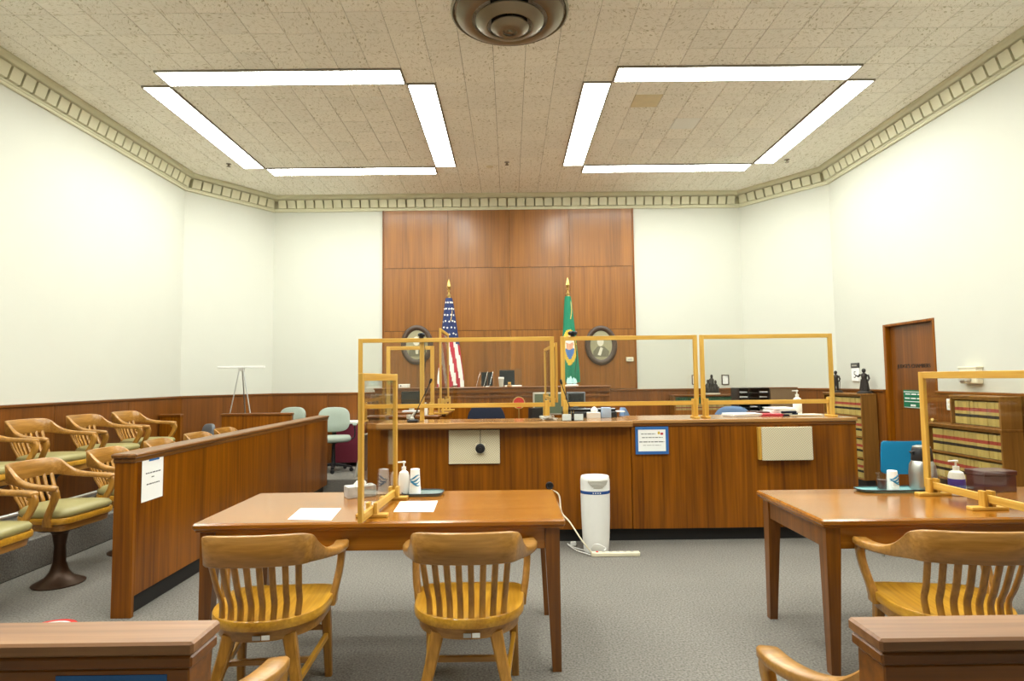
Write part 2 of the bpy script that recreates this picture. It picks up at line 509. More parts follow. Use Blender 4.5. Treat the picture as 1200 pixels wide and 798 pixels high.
struct('floor', MB().box(-XW - .2, XW + .2, YB - .2, YF + .2, -.1, 0), M['carpet'])
W = {}
for nm, i in (('wall_left', 0), ('wall_front_left_corner', 1), ('wall_front', 2), ('wall_front_right_corner', 3)):
    W[nm] = wall(nm, ring[i], ring[i + 1])
D0, D1, DZ = 6.70, 7.62, 2.13        # doorway in the right wall
mb = MB()
mb.box(XW, XW + .12, D1, YC_, 0, HC + .06); mb.box(XW, XW + .12, YB, D0, 0, HC + .06); mb.box(XW, XW + .12, D0, D1, DZ, HC + .06)
W['wall_right'] = struct('wall_right', mb, M['wall'], smooth=0)
wall('wall_back', (XW, YB), (-XW, YB))

# ceiling: dark backing, tiles on a 1 ft grid
ceil = struct('ceiling', MB().box(-XW - .1, XW + .1, YB - .1, YF + .1, HC + .012, HC + .08), M['gap'])
GX, GY = -3.77823, 5.76352
LX = (-3.77823, -3.77823 + 15 * FT)


def strips(x0, y0):
    return [(x0 + FT, x0 + 9 * FT, y0, y0 + FT), (x0 + FT, x0 + 9 * FT, y0 + 9 * FT, y0 + 10 * FT),
            (x0, x0 + FT, y0 + FT, y0 + 9 * FT), (x0 + 9 * FT, x0 + 10 * FT, y0 + FT, y0 + 9 * FT)]


LY = (GY, 2 * 4.87 - GY - 10 * FT)      # unseen second pair, added to brighten camera-facing surfaces, mirrors the first about the vent
lampr = [(x, y, s_) for x in LX for y in LY for s_ in strips(x, y)]


def inside(x, y):
    if abs(x) > XW - .04 or y > YF - .04 or y < YB + .1: return False
    k = YC_ + (XW - abs(x)) * (YF - YC_) / (XW - 3.9)
    return y < k + .12


tile_me = MB().box(-FT / 2 + .0018, FT / 2 - .0018, -FT / 2 + .0018, FT / 2 - .0018, 0, .011, .0025).mesh('ceiling_tile', M['tile'], 0)
special = {(797, 151): 'tile_new', (760, 124): 'tile_stain', (506, 199): 'tile_stain'}
spec = {}
for (px, py), mt in special.items():
    p = atZ(px, py, HC); spec[(math.floor((p.x - GX) / FT), math.floor((p.y - GY) / FT))] = mt
tiles = []
for i in range(-4, 30):
    for j in range(-31, 15):
        x = GX + (i + .5) * FT; y = GY + (j + .5) * FT
        if not inside(x, y): continue
        if any(a < x < b and c < y < d for _, _, (a, b, c, d) in lampr): continue
        if math.hypot(x - .035, y - 4.87) < .27: continue
        vis = y > 4.7 - .02 * abs(x)
        tiles.append((not vis, math.hypot(x, y), x, y, (i, j)))
tiles.sort()
stuff = MB()
for k, (hid, _, x, y, ij) in enumerate(tiles):
    if k < 298 or ij in spec:
        o = link('ceiling_tile', tile_me, ceil, (x, y, HC))
        if ij in spec:
            o.data = tile_me.copy(); o.data.materials[0] = M[spec[ij]]
    else:
        h = FT / 2 - .0022
        stuff.box(x - h, x + h, y - h, y + h, HC, HC + .011)
o = part('ceiling_tiles', stuff, M['tile'], ceil, 0); o['kind'] = 'stuff'

# lamps: each strip is two 4 ft fixtures
nlab = ['window', '']
for sq, (x, y, (a, b, c, d)) in enumerate(lampr):
    rear = y < 4
    side = 'left' if x < 0 else 'right'
    kind = ['nearest the round vent, crosswise', 'beside the front cornice, crosswise', 'left', 'right'][sq % 4]
    onwall = x < 0
    lab = {0: 'crosswise fluorescent strip of the %s lamp square, on its round vent side',
           1: 'crosswise fluorescent strip of the %s lamp square, on its wood wall side',
           2: 'lengthwise fluorescent strip of the %s lamp square, ' + ('on its jury side' if onwall else 'next to the round vent'),
           3: 'lengthwise fluorescent strip of the %s lamp square, ' + ('next to the round vent' if onwall else 'on its door side')}[sq % 4] % (('added rear ' if rear else '') + ('jury side' if onwall else 'door side'))
    t = thing('ceiling_light', lab, 'ceiling light', ((a + b) / 2, (c + d) / 2, HC), 0, 'fluorescent ceiling strips')
    mb = MB(); w_ = .014; g = .004
    z0, z1 = HC - .016, HC + .011
    mb.box(a + g, b - g, c + g, c + g + w_, z0, z1); mb.box(a + g, b - g, d - g - w_, d - g, z0, z1)
    mb.box(a + g, a + g + w_, c + g + w_, d - g - w_, z0, z1); mb.box(b - g - w_, b - g, c + g + w_, d - g - w_, z0, z1)
    part('housing', mb, M['fixture'], t, world=True)
    part('diffuser', MB().box(a + g + w_, b - g - w_, c + g + w_, d - g - w_, HC - .012, HC + .004), M['lamp'], t, world=True)

# round ceiling vent
t = thing('ceiling_vent', 'large round bronze ceiling vent of concentric rings between the lamp squares', 'vent', (.035, 4.87, HC))
for r0, r1, za, zb in ((.462, .492, -.008, -.004), (.315, .448, -.085, -.03), (.185, .285, -.15, -.09), (.06, .158, -.205, -.15)):
    part('ring', MB().lathe([(r1, zb), (r1, zb - .012), (r1 - .012, zb - .02), ((r0 + r1) / 2, (za + zb) / 2 - .022), (r0 + .01, za - .006), (r0, za), (r0 + .006, za + .012), ((r0 + r1) / 2, (za + zb) / 2 + .004)] + [(r1, zb)], 56, caps=False), M['bronze'], t, 50)
part('hub', MB().lathe([(.002, -.215), (.018, -.213), (.022, -.2), (.055, -.192), (.058, -.18), (.03, -.15), (.02, 0)], 32), M['bronze'], t)
t.scale = (1, 1, .85)
part('throat', MB().lathe([(.45, -.004), (.45, .01), (.0, .011), (.0, -.003)], 40, caps=False), M['kick'], t)

# sprinklers, and a ceiling smudge modelled as a thin disc
for px, py, lab in ((594, 190, 'small dark sprinkler head between the two lamp squares'), (268, 192, 'small sprinkler head on the ceiling by the jury side cornice'),
                    (922, 187, 'small sprinkler head on the ceiling by the door side cornice')):
    p = atZ(px, py, HC)
    t = thing('sprinkler', lab, 'sprinkler', p, 0, 'ceiling sprinklers')
    part('escutcheon', MB().lathe([(.035, 0), (.034, -.006), (.015, -.012)], 16), M['fixture'], t)
    part('head', MB().lathe([(.012, -.01), (.012, -.035), (.028, -.037), (.028, -.041), (.003, -.046)], 12), M['bronze'], t)
p = atZ(574, 195, HC)
solo('ceiling_smudge', MB().lathe([(.05, 0), (.048, -.012), (.01, -.018)], 20), M['cream'], 'small round yellowed smudge beside the middle sprinkler', 'smudge', loc=p)

# cornice: moulding along the wall ring, with dentil blocks
prof = [(0, 4.325), (.022, 4.325), (.03, 4.335), (.03, 4.35), (.04, 4.356), (.045, 4.370), (.006, 4.372), (.01, 4.497), (.088, 4.501), (.11, 4.506), (.135, 4.51), (.16, 4.528), (.172, 4.55), (.172, 4.569), (0, 4.569)]
nrm = []
P2 = [Vector(p) for p in ring]
for i in range(len(P2)):
    ns = []
    for a, b in ((i - 1, i), (i, i + 1)):
        if a < 0 or b >= len(P2): continue
        d = (P2[b] - P2[a]).normalized(); ns.append(Vector((d.y, -d.x)))
    if len(ns) == 1: nrm.append(ns[0])
    else:
        s_ = (ns[0] + ns[1]).normalized(); nrm.append(s_ / s_.dot(ns[0]))
for i in range(len(P2) - 1):
    mb = MB()
    mb.loft([[(P2[k].x + nrm[k].x * o_, P2[k].y + nrm[k].y * o_, z) for o_, z in prof] for k in (i, i + 1)])
    tr = struct('trim_%d' % (i + 1), mb, M['cornice'], smooth=25)
    a, b = P2[i], P2[i + 1]; L = (b - a).length; d = (b - a).normalized(); n = Vector((d.y, -d.x))
    pitch = .152; cnt = int((L - .08) / pitch); s0 = (L - cnt * pitch) / 2
    blk = MB(); hw_ = .063
    blk.loft([[(x_, .012, 4.372), (x_, .078, 4.373), (x_, .118, 4.495), (x_, .012, 4.498)] for x_ in (-hw_, hw_)])
    blk_me = blk.mesh('dentil', M['cornice'], 0)
    ang = math.atan2(d.y, d.x)
    for k in range(cnt):
        q = a + d * (s0 + (k + .5) * pitch)
        if q.y < 3.6: continue
        # local x along the wall, local y into the room
        link('dentil', blk_me, tr, (q.x, q.y, 0), ang + math.pi)

# wood wall behind the judge's bench: veneer panels
t_w = W['wall_front']
xs = [-2.06, -1.0, .02, 1.02, 2.065]; zs = [1.32, 2.305, 3.35, 4.325]
for r in range(3):
    for c in range(4):
        g = .003
        part('veneer_panel', MB().box(xs[c] + (0 if c == 0 else g * .4), xs[c + 1] - g * .4, YF - .035, YF + .002, zs[r] + g, zs[r + 1] - g, .002), M['panel'], t_w, 0)
for xx in (xs[0] - .014, xs[-1] + .014):
    part('edge_strip', MB().box(xx - .013, xx + .013, YF - .042, YF + .002, 1.32, 4.325, .003), M['bench'], t_w, 0)
for zz in zs[1:3]:
    part('joint_strip', MB().box(xs[0], xs[-1], YF - .03, YF, zz - .003, zz + .003), M['kick'], t_w, 0)

# wainscot panels with a cap
ZW = 1.315


def wainscot(parent, a, b, n_, th=.03):
    a = Vector(a); b = Vector(b); d = (b - a).normalized(); n = Vector((d.y, -d.x)); L = (b - a).length
    ang = math.atan2(d.y, d.x)
    for k in range(n_):
        s0, s1 = L * k / n_ + .0015, L * (k + 1) / n_ - .0015
        mb = MB().box(s0, s1, -th, 0, .1, ZW - .03, .002)
        o = part('wainscot_panel', mb, M['wains'], parent, 0); o.location = (a.x, a.y, 0); o.rotation_euler.z = ang
    o = part('wainscot_cap', MB().box(0, L, -th - .015, 0, ZW - .03, ZW, .006), M['bench_x'], parent); o.location = (a.x, a.y, 0); o.rotation_euler.z = ang
    o = part('wainscot_base', MB().box(0, L, -th - .006, 0, 0, .1, .004), M['kick'], parent); o.location = (a.x, a.y, 0); o.rotation_euler.z = ang


wainscot(W['wall_left'], (-XW, -1), (-XW, YC_), 8)
wainscot(W['wall_front_left_corner'], ring[1], ring[2], 1)
wainscot(W['wall_front'], ring[2], (xs[0], YF), 2)
wainscot(W['wall_front'], (xs[0], YF), (xs[-1], YF), 4)
wainscot(W['wall_front'], (xs[-1], YF), ring[3], 2)
wainscot(W['wall_front_right_corner'], ring[3], ring[4], 1)
wainscot(W['wall_right'], ring[4], (XW, D1 + .0), 1)
wainscot(W['wall_right'], (XW, D0 - .0), (XW, -1), 7)

# door in the right wall
door = struct('door_1', MB().box(XW + .05, XW + .095, D0 + .03, D1 - .05, .005, DZ - .03, .003), M['wains'])
fr = MB(); fr.box(XW - .012, XW + .12, D1 - .05, D1 + .0, 0, DZ, .003); fr.box(XW - .012, XW + .12, D0, D0 + .03, 0, DZ, .003); fr.box(XW - .012, XW + .12, D0 + .03, D1 - .05, DZ - .03, DZ, .003)
part('door_frame', fr, M['bench'], door)
part('door_knob', MB().lathe([(.012, 0), (.012, .04), (.028, .055), (.03, .07), (.018, .085)], 14).xf(Matrix.Translation((XW + .05, D0 + .1, .98)) @ Matrix.Rotation(-math.pi / 2, 4, 'Y')), M['gold'], door)
o = link('door_lettering', text_mesh("JUDGE'S CHAMBERS", .066, M['black'], .002), door)
pd = atX(1070.5, 429, XW + .05); o.location = (XW + .048, pd.y, pd.z); o.rotation_euler = (math.pi / 2, 0, -math.pi / 2)
# green sign on the door
a = atX(1059, 458, XW + .047); b = atX(1084, 478, XW + .047)
t = thing('door_sign', 'green sign with white lettering fixed to the brown door', 'sign', (XW + .046, (a.y + b.y) / 2, (a.z + b.z) / 2))
hy, hz = abs(a.y - b.y) / 2, abs(a.z - b.z) / 2 + .012
part('plate', MB().box(-.004, .003, -hy, hy, -hz, hz, .001), M['green_sign'], t)
mb = MB()
for z, l, hh in ((.8, .95, .03), (-.93, .95, .02), (.55, .8, .07), (.08, .85, .07), (-.28, .9, .035), (-.7, .3, .11)):
    if l == .8 or l == .85 or l == .3:
        n_ = int(l * 20); yy = hy * l
        for k in range(n_):
            if k % 6 == 5: continue
            y0 = yy - 2 * yy * k / n_
            mb.box(-.0055, -.004, y0 - 1.5 * yy / n_, y0, hz * (z - hh), hz * (z + hh))
    else: mb.box(-.0055, -.004, -hy * l, hy * l, hz * (z - hh), hz * (z + hh))
part('lettering', mb, M['white'], t, 0)

# ------------------------------------------------------------------ long counter
ZC = 1.11; YCF = 5.63
t = thing('counter', 'long wooden clerk counter with black kick base across the courtroom', 'counter', (.98, YCF, 0))
XL, XM, XR = -1.2, 1.115, 3.2
part('front_panel', MB().box(XL, XM - .001, YCF, YCF + .04, .12, ZC - .06, .002), M['bench'], t, world=True)
part('front_panel', MB().box(XM + .001, XR, YCF - .012, YCF + .04, .12, ZC - .035, .002), M['bench'], t, world=True)
part('end_panel', MB().box(XR - .04, XR - .001, YCF + .04, YCF + .62, .12, ZC - .036, .002), M['bench'], t, world=True)
part('end_panel', MB().box(XL, XL + .04, YCF + .04, YCF + .4, .12, ZC - .06, .002), M['bench'], t, world=True)
part('kick_base', MB().box(XL + .02, XR - .02, YCF + .06, YCF + .36, 0, .12), M['kick'], t, world=True)
part('worktop', MB().box(XL - .02, XM, YCF - .11, YCF + .42, ZC - .058, ZC, .008), M['worktop'], t, world=True)
part('worktop', MB().box(XM + .002, XR + .012, YCF - .03, YCF + .64, ZC - .034, ZC, .006), M['worktop'], t, world=True)
part('moulding', MB().box(XM + .002, XR + .004, YCF - .022, YCF - .002, ZC - .062, ZC - .036, .006), M['bench_x'], t, world=True)
part('inner_desk', MB().box(XL + .6, XR - .05, YCF + .36, YCF + .75, .70, .74, .006), M['bench_x'], t, world=True)
part('inner_panel', MB().box(XL + .05, XR - .05, YCF + .32, YCF + .36, .12, ZC - .06, .002), M['bench'], t, world=True)

# speaker grilles on the counter front
a, b = atY(526, 504, YCF), atY(586, 543, YCF)
t = thing('speaker_grille', 'beige woven speaker grille with a black round knob on the counter front', 'speaker', ((a.x + b.x) / 2, YCF, (a.z + b.z) / 2))
hx, hz = (b.x - a.x) / 2, (a.z - b.z) / 2
part('cloth', MB().box(-hx, hx, -.02, -.001, -hz, hz, .004), M['grille'], t)
k = atY(563, 525, YCF)
kx, kz = k.x - (a.x + b.x) / 2, k.z - (a.z + b.z) / 2
part('bracket', MB().box(kx - .045, kx + .045, -.027, -.02, kz - .05, kz + .045, .003), M['cream'], t)
part('knob', MB().lathe([(.044, 0), (.044, .02), (.034, .028), (.014, .03), (.012, .036)], 20).xf(Matrix.Translation((kx, -.027, kz)) @ Matrix.Rotation(math.pi / 2, 4, 'X')), M['black'], t)
part('wire', MB().tube([(kx, -.024, kz + .04), (kx + .002, -.024, hz)], .003, 6), M['black'], t)
a, b = atY(892, 500.5, YCF - .07), atY(953, 539, YCF - .07)
t = thing('speaker_grille', 'plain beige woven speaker box with a wood side on the counter front', 'speaker', ((a.x + b.x) / 2, YCF - .012, (a.z + b.z) / 2))
hx, hz = (b.x - a.x) / 2, (a.z - b.z) / 2
part('box', MB().box(-hx - .02, hx - .006, -.052, -.0, -hz + .004, hz - .004, .002), M['pine_z'], t)
part('cloth', MB().box(-hx, hx, -.066, -.052, -hz, hz, .004), M['grille'], t)


# notices
def notice(name, label, loc, rot, w_, h_, lines, tape):
    t = thing(name, label, 'notice', loc); t.rotation_euler = rot
    part('sheet', MB().box(-w_ / 2, w_ / 2, -.002, -.0004, -h_ / 2, h_ / 2), M['paper'], t, 0)
    mb = MB()
    for z, x0, x1, th in lines:
        x = x0
        while x < x1:
            l = random.uniform(.06, .16)
            mb.box(x * w_, min(x + l, x1) * w_, -.0026, -.002, (z - th) * h_, (z + th) * h_); x += l + .025
    part('print', mb, M['ink'], t, 0)['kind'] = 'stuff'
    for (x0, x1, z0, z1) in tape:
        part('tape', MB().box(x0, x1, -.004, -.0026, z0, z1), M['tape'], t, 0)
    return t


a, b = atY(743.5, 500, YCF), atY(783, 531.5, YCF)
w_, h_ = b.x - a.x, a.z - b.z
tw = .026
nt = notice('notice', 'white printed notice bordered with blue tape on the counter front', ((a.x + b.x) / 2, YCF - .0235, (a.z + b.z) / 2), (0, 0, 0), w_ - .03, h_ - .03,
            [(.27, -.36, .12, .016), (.12, -.33, .36, .016), (-.06, -.42, .42, .018), (-.2, -.3, .3, .008)],
            [(-w_ / 2, w_ / 2, h_ / 2 - tw, h_ / 2), (-w_ / 2, w_ / 2, -h_ / 2, -h_ / 2 + tw), (-w_ / 2, -w_ / 2 + tw, -h_ / 2 + tw, h_ / 2 - tw), (w_ / 2 - tw, w_ / 2, -h_ / 2 + tw, h_ / 2 - tw)])
part('spot', MB().box(.055, .075, -.0027, -.002, .055, .08), M['flag_gold'], nt, 0)
part('spot', MB().box(.08, .105, -.0027, -.002, .05, .07), M['pink'], nt, 0)
# cable port
p = atY(644, 569, YCF)
solo('cable_port', MB().lathe([(.036, 0), (.036, .012), (.028, .016), (.02, .006)], 18).xf(Matrix.Rotation(math.pi / 2, 4, 'X')), M['black'], 'round black cable port low in the counter front', 'cable port', loc=(p.x, YCF - .0005, p.z))

# ------------------------------------------------------------------ jury box
XJ0, XJ1, YJ0, YJ1, ZJ = -2.575, -2.445, 3.98, 8.15, 1.045
t = thing('jury_rail', 'long wooden jury box rail with moulded cap and taped paper notice', 'railing', ((XJ0 + XJ1) / 2, YJ0, 0))
part('end_post', MB().box(XJ0, XJ1, YJ0, YJ0 + .03, 0, ZJ - .06, .002), M['bench'], t, world=True)
part('inner_face', MB().box(XJ0, XJ0 + .02, YJ0 + .03, YJ1, .1, ZJ - .06, .001), M['bench'], t, world=True)
part('outer_face', MB().box(XJ1 - .03, XJ1, YJ0 + .03, YJ1, .13, ZJ - .06, .001), M['bench'], t, world=True)
part('kick_base', MB().box(XJ0 + .021, XJ1 - .045, YJ0 + .03, YJ1 - .02, 0, .14), M['kick'], t, world=True)
part('moulding', MB().box(XJ0 - .008, XJ1 + .008, YJ0 - .008, YJ1 + .008, ZJ - .06, ZJ - .03, .006), M['bench_y'], t, world=True)
part('cap', MB().box(XJ0 - .018, XJ1 + .018, YJ0 - .018, YJ1 + .018, ZJ - .03, ZJ, .008), M['bench_y'], t, world=True)
a = atX(162, 543, XJ1); b = atX(195, 536, XJ1); c = atX(195, 577, XJ1)
nz = .285; ny = .215
notice('notice', 'white paper notice held by one strip of blue tape on the jury rail', (XJ1 + .0005, (a.y + b.y) / 2, .85), (0, 0, math.pi / 2), .245, .275,
       [(.17, -.33, .38, .014), (.06, -.06, .06, .012), (-.1, -.28, .33, .014)], [(-.05, .07, .125, .15)])

# rear partition of the jury box
for x0, x1, lab in ((-3.87, -2.93, 'low wooden gate panel closing the far end of the jury box beside the easel'), (-4.7, -4.42, 'short low wooden partition joining the jury box to the wainscot')):
    t = thing('partition', lab, 'partition', ((x0 + x1) / 2, 8.19, 0))
    part('panel', MB().box(x0, x1, 8.16, 8.22, 0, 1.055, .002), M['bench'], t, world=True)
    part('cap', MB().box(x0 - .008, x1 + .008, 8.145, 8.235, 1.055, 1.085, .006), M['bench_x'], t, world=True)
# raised floors
struct('floor_jury_riser', MB().box(-XW + .04, -3.86, -1, 8.14, 0, .26, .01), M['carpet'])
struct('floor_front_riser', MB().box(-XW + .05, -1.35, 8.27, YF - .05, 0, .18, .01), M['carpet'])
struct('floor_judge_riser', MB().box(-1.3, 2.2, 8.3, YF - .05, 0, .45, .01), M['carpet'])
# foot rail
t = thing('foot_rail', 'grey metal foot rail along the raised jury row', 'rail', (-3.84, 5.3, 0))
part('pipe', MB().tube([(-3.9, 1.5, .48), (-3.9, 7.9, .48)], .022, 10), M['steel'], t, world=True)
for y in (1.7, 3.3, 4.9, 6.5, 7.8):
    part('bracket', MB().tube([(-3.9, y, .47), (-3.9, y, .3), (-3.92, y, .261)], .012, 6), M['steel'], t, world=True)


# ------------------------------------------------------------------ armchairs
def chair_tree(root, dz=0, jury=False):
    tb = [((0, -.292), .836, .698, .012), ((.09, -.287), .836, .698, .012), ((.17, -.272), .835, .698, .012), ((.21, -.25), .83, .697, .012),
          ((.23, -.21), .812, .694, .013), ((.242, -.16), .768, .686, .016), ((.256, -.105), .732, .677, .021), ((.278, -.03), .708, .669, .028), ((.294, .05), .698, .664, .033),
          ((.296, .12), .694, .66, .036), ((.288, .175), .69, .656, .034), ((.278, .202), .682, .654, .022)]
    half = [(p, (a + b) / 2, (a - b) / 2, c) for p, a, b, c in tb]
    full = [((-p[0], p[1]), a, b, c) for p, a, b, c in half[:0:-1]] + half
    pts = crv([(p[0], p[1], zc, hh, ht) for p, zc, hh, ht in full], 3)
    mb = MB(); rings = []
    for i, q in enumerate(pts):
        a = pts[max(i - 1, 0)]; b = pts[min(i + 1, len(pts) - 1)]
        tx, ty = b[0] - a[0], b[1] - a[1]; l = math.hypot(tx, ty); nx, ny = ty / l, -tx / l
        hh, ht = q[3], q[4]; k = .4 * min(hh, ht); lean = .10
        r = []
        for u, v in ((ht - k, hh), (-ht + k, hh), (-ht, hh - k), (-ht, -hh + k), (-ht + k, -hh), (ht - k, -hh), (ht, -hh + k), (ht, hh - k)):
            vv = v * lean * (hh / .09)
            r.append((q[0] + nx * (u + vv), q[1] + ny * (u + vv), q[2] + v + dz))
        rings.append(r)
    mb.loft(rings)
    part('crest_and_arms', mb, M['oak_x'], root, 50)
    # arm posts
    for s_ in (-1, 1):
        q = crv([(s_ * .284, .168, .662 + dz), (s_ * .284, .192, .625 + dz), (s_ * .281, .172, .56 + dz), (s_ * .272, .135, .49 + dz), (s_ * .262, .12, .44 + dz), (s_ * .256, .118, .395 + dz)], 3)
        n_ = len(q)
        ws = [.034 - .013 * math.sin(math.pi * i / (n_ - 1)) + (.005 if i > n_ * .7 else 0) for i in range(n_)]
        part('arm_post', MB().bar(q, ws, .0165, (0, 1, 0)), M['oak_z'], root, 50)
    # seat
    out = []
    for th in range(0, 360, 10):
        a = R_(th); c_, s2 = math.cos(a), math.sin(a)
        n_ = 6 if s2 > 0 else 2.15
        x = .262 * math.copysign(abs(c_) ** (2 / n_), c_); y = (.245 if s2 > 0 else .262) * math.copysign(abs(s2) ** (2 / n_), s2)
        if y > 0: x *= 1 + .04 * y / .25
        out.append((x, y + .01))
    zt = .452 + dz

    def rg(k, z): return [(x * k, y * k, z) for x, y in out]
    part('seat', MB().loft([rg(.955, zt - .046), rg(.99, zt - .042), rg(1, zt - .03), rg(1, zt - .012), rg(.985, zt - .002), rg(.95, zt), rg(.8, zt - .008), rg(.4, zt - .014), rg(.05, zt - .012)]), M['oak_y'], root, 40)
    part('seat_rim', MB().loft([rg(.86, zt - .098), rg(.9, zt - .094), rg(.925, zt - .05), rg(.86, zt - .046)]), M['oak_x'], root, 40)
    # slats
    for k in range(8):
        f = (k - 3.5) / 3.5
        bx, by = .165 * f, -.232 + .052 * f * f
        tx, ty = .188 * f, -.288 + .032 * f * f
        q = crv([(bx, by, zt - .01), (bx * 1.03, by - .0 + .012, zt + .06), ((bx + tx) / 2, (by + ty) / 2 + .012, zt + .13), (tx, ty, zt + .262)], 3)
        part('slat', MB().bar(q, .0135, .0075, (math.cos(f * .55), math.sin(f * .55), 0)), M['oak_z'], root, 50)
    if not jury:
        for s_ in (-1, 1):
            part('leg', MB().bar([(s_ * .205, .195, .36), (s_ * .212, .205, .2), (s_ * .218, .215, 0)], [.024, .021, .017], [.024, .021, .017], (1, 0, 0)), M['oak_z'], root)
            q = crv([(s_ * .13, -.18, .375), (s_ * .15, -.195, .28), (s_ * .185, -.235, .14), (s_ * .225, -.295, 0)], 3)
            part('leg', MB().bar(q, [.030 - .0012 * i for i in range(len(q))], [.022 - .0006 * i for i in range(len(q))], (1, 0, 0)), M['oak_z'], root)
            part('stretcher', MB().bar([(s_ * .178, -.222, .18), (s_ * .212, .205, .21)], .011, .016, (1, 0, 0)), M['oak_y'], root)
        part('stretcher', MB().bar([(-.19, -.03, .19), (.19, -.03, .19)], .014, .011, (0, 0, 1)), M['oak_x'], root)
        part('stretcher', MB().bar([(-.205, .2, .25), (.205, .2, .25)], .014, .011, (0, 0, 1)), M['oak_x'], root)
        for x in (.006, .045):
            part('inventory_tag', MB().box(x - .017, x + .017, -.243, -.2375, .372, .39), M['white'] if x > .02 else M['steel'], root)
    else:
        part('cushion', MB().loft([rg(.9, zt - .01), rg(.97, zt + .01), rg(.98, zt + .03), rg(.93, zt + .052), rg(.75, zt + .064), rg(.3, zt + .068), rg(.02, zt + .068)]), M['vinyl'], root, 60)
        part('swivel', MB().lathe([(.17, zt - .1), (.15, zt - .125), (.07, zt - .14), (.05, zt - .17)], 20), M['iron'], root)
        part('pedestal', MB().lathe([(.17, 0), (.174, .008), (.14, .024), (.095, .05), (.062, .095), (.043, .16), (.038, .28), (.055, zt - .15)], 24), M['iron'], root)


proto = thing('armchair', '', 'chair', group='oak armchairs at the counsel tables')
chair_tree(proto)
spots = [((-1.145, 2.965), 4, 'slatted honey oak armchair at the paper-strewn table, beside the jury rail'),
         ((-.205, 2.965), 0, 'slatted honey oak armchair squarely facing the middle of the paper-strewn table'),
         ((2.01, 2.87), -8, 'slatted honey oak armchair pulled up to the table with the steel vacuum jug'),
         ((-1.0, 1.7), -8, 'slatted honey oak armchair tucked behind the spectator rail with blue tape'),
         ((1.07, 1.72), 6, 'slatted honey oak armchair tucked behind the spectator rail below the vacuum jug table')]
for i, (xy, a, lab) in enumerate(spots):
    o = proto if i == 0 else copy_tree(proto)
    o.location = (xy[0], xy[1], 0); o.rotation_euler.z = R_(a); o['label'] = lab
jp = thing('jury_chair', '', 'chair', group='pedestal jury chairs')
chair_tree(jp, .085, True)
order = ['first', 'second', 'third', 'fourth', 'fifth', 'sixth']
first = True
for row, x, z, ys, angs in (('front', -3.43, 0, (3.89, 4.69, 5.54, 6.36, 7.12, 7.82), (-90, -94, -90, -86, -92, -90)),
                            ('raised back', -4.26, .26, (4.95, 5.67, 6.42, 7.12), (-90, -93, -90, -88))):
    for k, y in enumerate(ys):
        o = jp if first else copy_tree(jp); first = False
        o.location = (x, y, z); o.rotation_euler.z = R_(angs[k])
        o['label'] = 'oak jury chair with olive seat, %s in the %s row from the taped notice' % (order[k], row)


# ------------------------------------------------------------------ tables
def table(x0, x1, y0, y1, label):
    zt = .775
    t = thing('table', label, 'table', ((x0 + x1) / 2, (y0 + y1) / 2, 0))
    part('tabletop', MB().box(x0, x1, y0, y1, zt - .034, zt, .009), M['table_x'], t, world=True)
    part('edge_bead', MB().box(x0 + .012, x1 - .012, y0 + .012, y1 - .012, zt - .046, zt - .034, .003), M['table_x'], t, world=True)
    i = .03; L = .075
    za, zb = zt - .155, zt - .046
    part('apron', MB().box(x0 + i + L, x1 - i - L, y0 + i + .008, y0 + i + .03, za, zb, .002), M['table_x'], t, world=True)
    part('apron', MB().box(x0 + i + L, x1 - i - L, y1 - i - .03, y1 - i - .008, za, zb, .002), M['table_x'], t, world=True)
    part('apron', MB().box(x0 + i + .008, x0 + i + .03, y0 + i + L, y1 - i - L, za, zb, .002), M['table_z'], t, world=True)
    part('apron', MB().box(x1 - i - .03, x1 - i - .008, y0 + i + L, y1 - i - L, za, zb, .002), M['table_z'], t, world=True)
    for sx_, X in ((1, x0 + i), (-1, x1 - i)):
        for sy_, Y in ((1, y0 + i), (-1, y1 - i)):
            r = []
            for z, w_ in ((0, .046), (za, .075), (zb, .075)):
                # outer faces straight, taper on the inside
                r.append([(X, Y, z), (X + sx_ * w_, Y, z), (X + sx_ * w_, Y + sy_ * w_, z), (X, Y + sy_ * w_, z)])
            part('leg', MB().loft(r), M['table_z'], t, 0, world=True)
    return t


table(-1.645, .28, 3.165, 4.02, 'long wooden counsel table with papers and tray, beside the jury rail')
table(1.565, 3.49, 3.085, 3.905, 'long wooden counsel table carrying the steel vacuum jug')


# ------------------------------------------------------------------ acrylic shields
def shield(label, a, b, z0, z1, w_=.03, feet=(), foot_z=None, th=.022, group=None, foot_l=.16):
    """framed acrylic panel from a to b (plan), bottom z0, top z1"""
    a = Vector(a); b = Vector(b); L = (b - a).length; ang = math.atan2(b.y - a.y, b.x - a.x)
    t = thing('acrylic_shield', label, 'shield', (a.x, a.y, z0 if foot_z is None else foot_z), ang, group)
    o = -t.location.z
    zb, zt = z0 + o, z1 + o
    hx = th / 2
    part('post', MB().box(0, w_, -hx, hx, zb, zt, .002), M['pine_z'], t)
    part('post', MB().box(L - w_, L, -hx, hx, zb, zt, .002), M['pine_z'], t)
    part('rail', MB().box(w_, L - w_, -hx, hx, zb, zb + w_, .002), M['pine_x'], t)
    part('rail', MB().box(w_, L - w_, -hx, hx, zt - w_, zt, .002), M['pine_x'], t)
    part('pane', MB().box(w_, L - w_, -.002, .002, zb + w_, zt - w_), M['plexi'], t, 0)
    for s_ in feet:
        x = L * s_
        up = MB()
        for sg in (-1, 1):
            up.box(x - .022, x + .022, sg * (hx + .001), sg * (hx + .021), .018, zb + .06, .002)
        part('clamp', up, M['pine_z'], t)
        part('foot', MB().box(x - .024, x + .024, -foot_l / 2, foot_l / 2, 0, .018, .003), M['pine_y'], t)
    return t


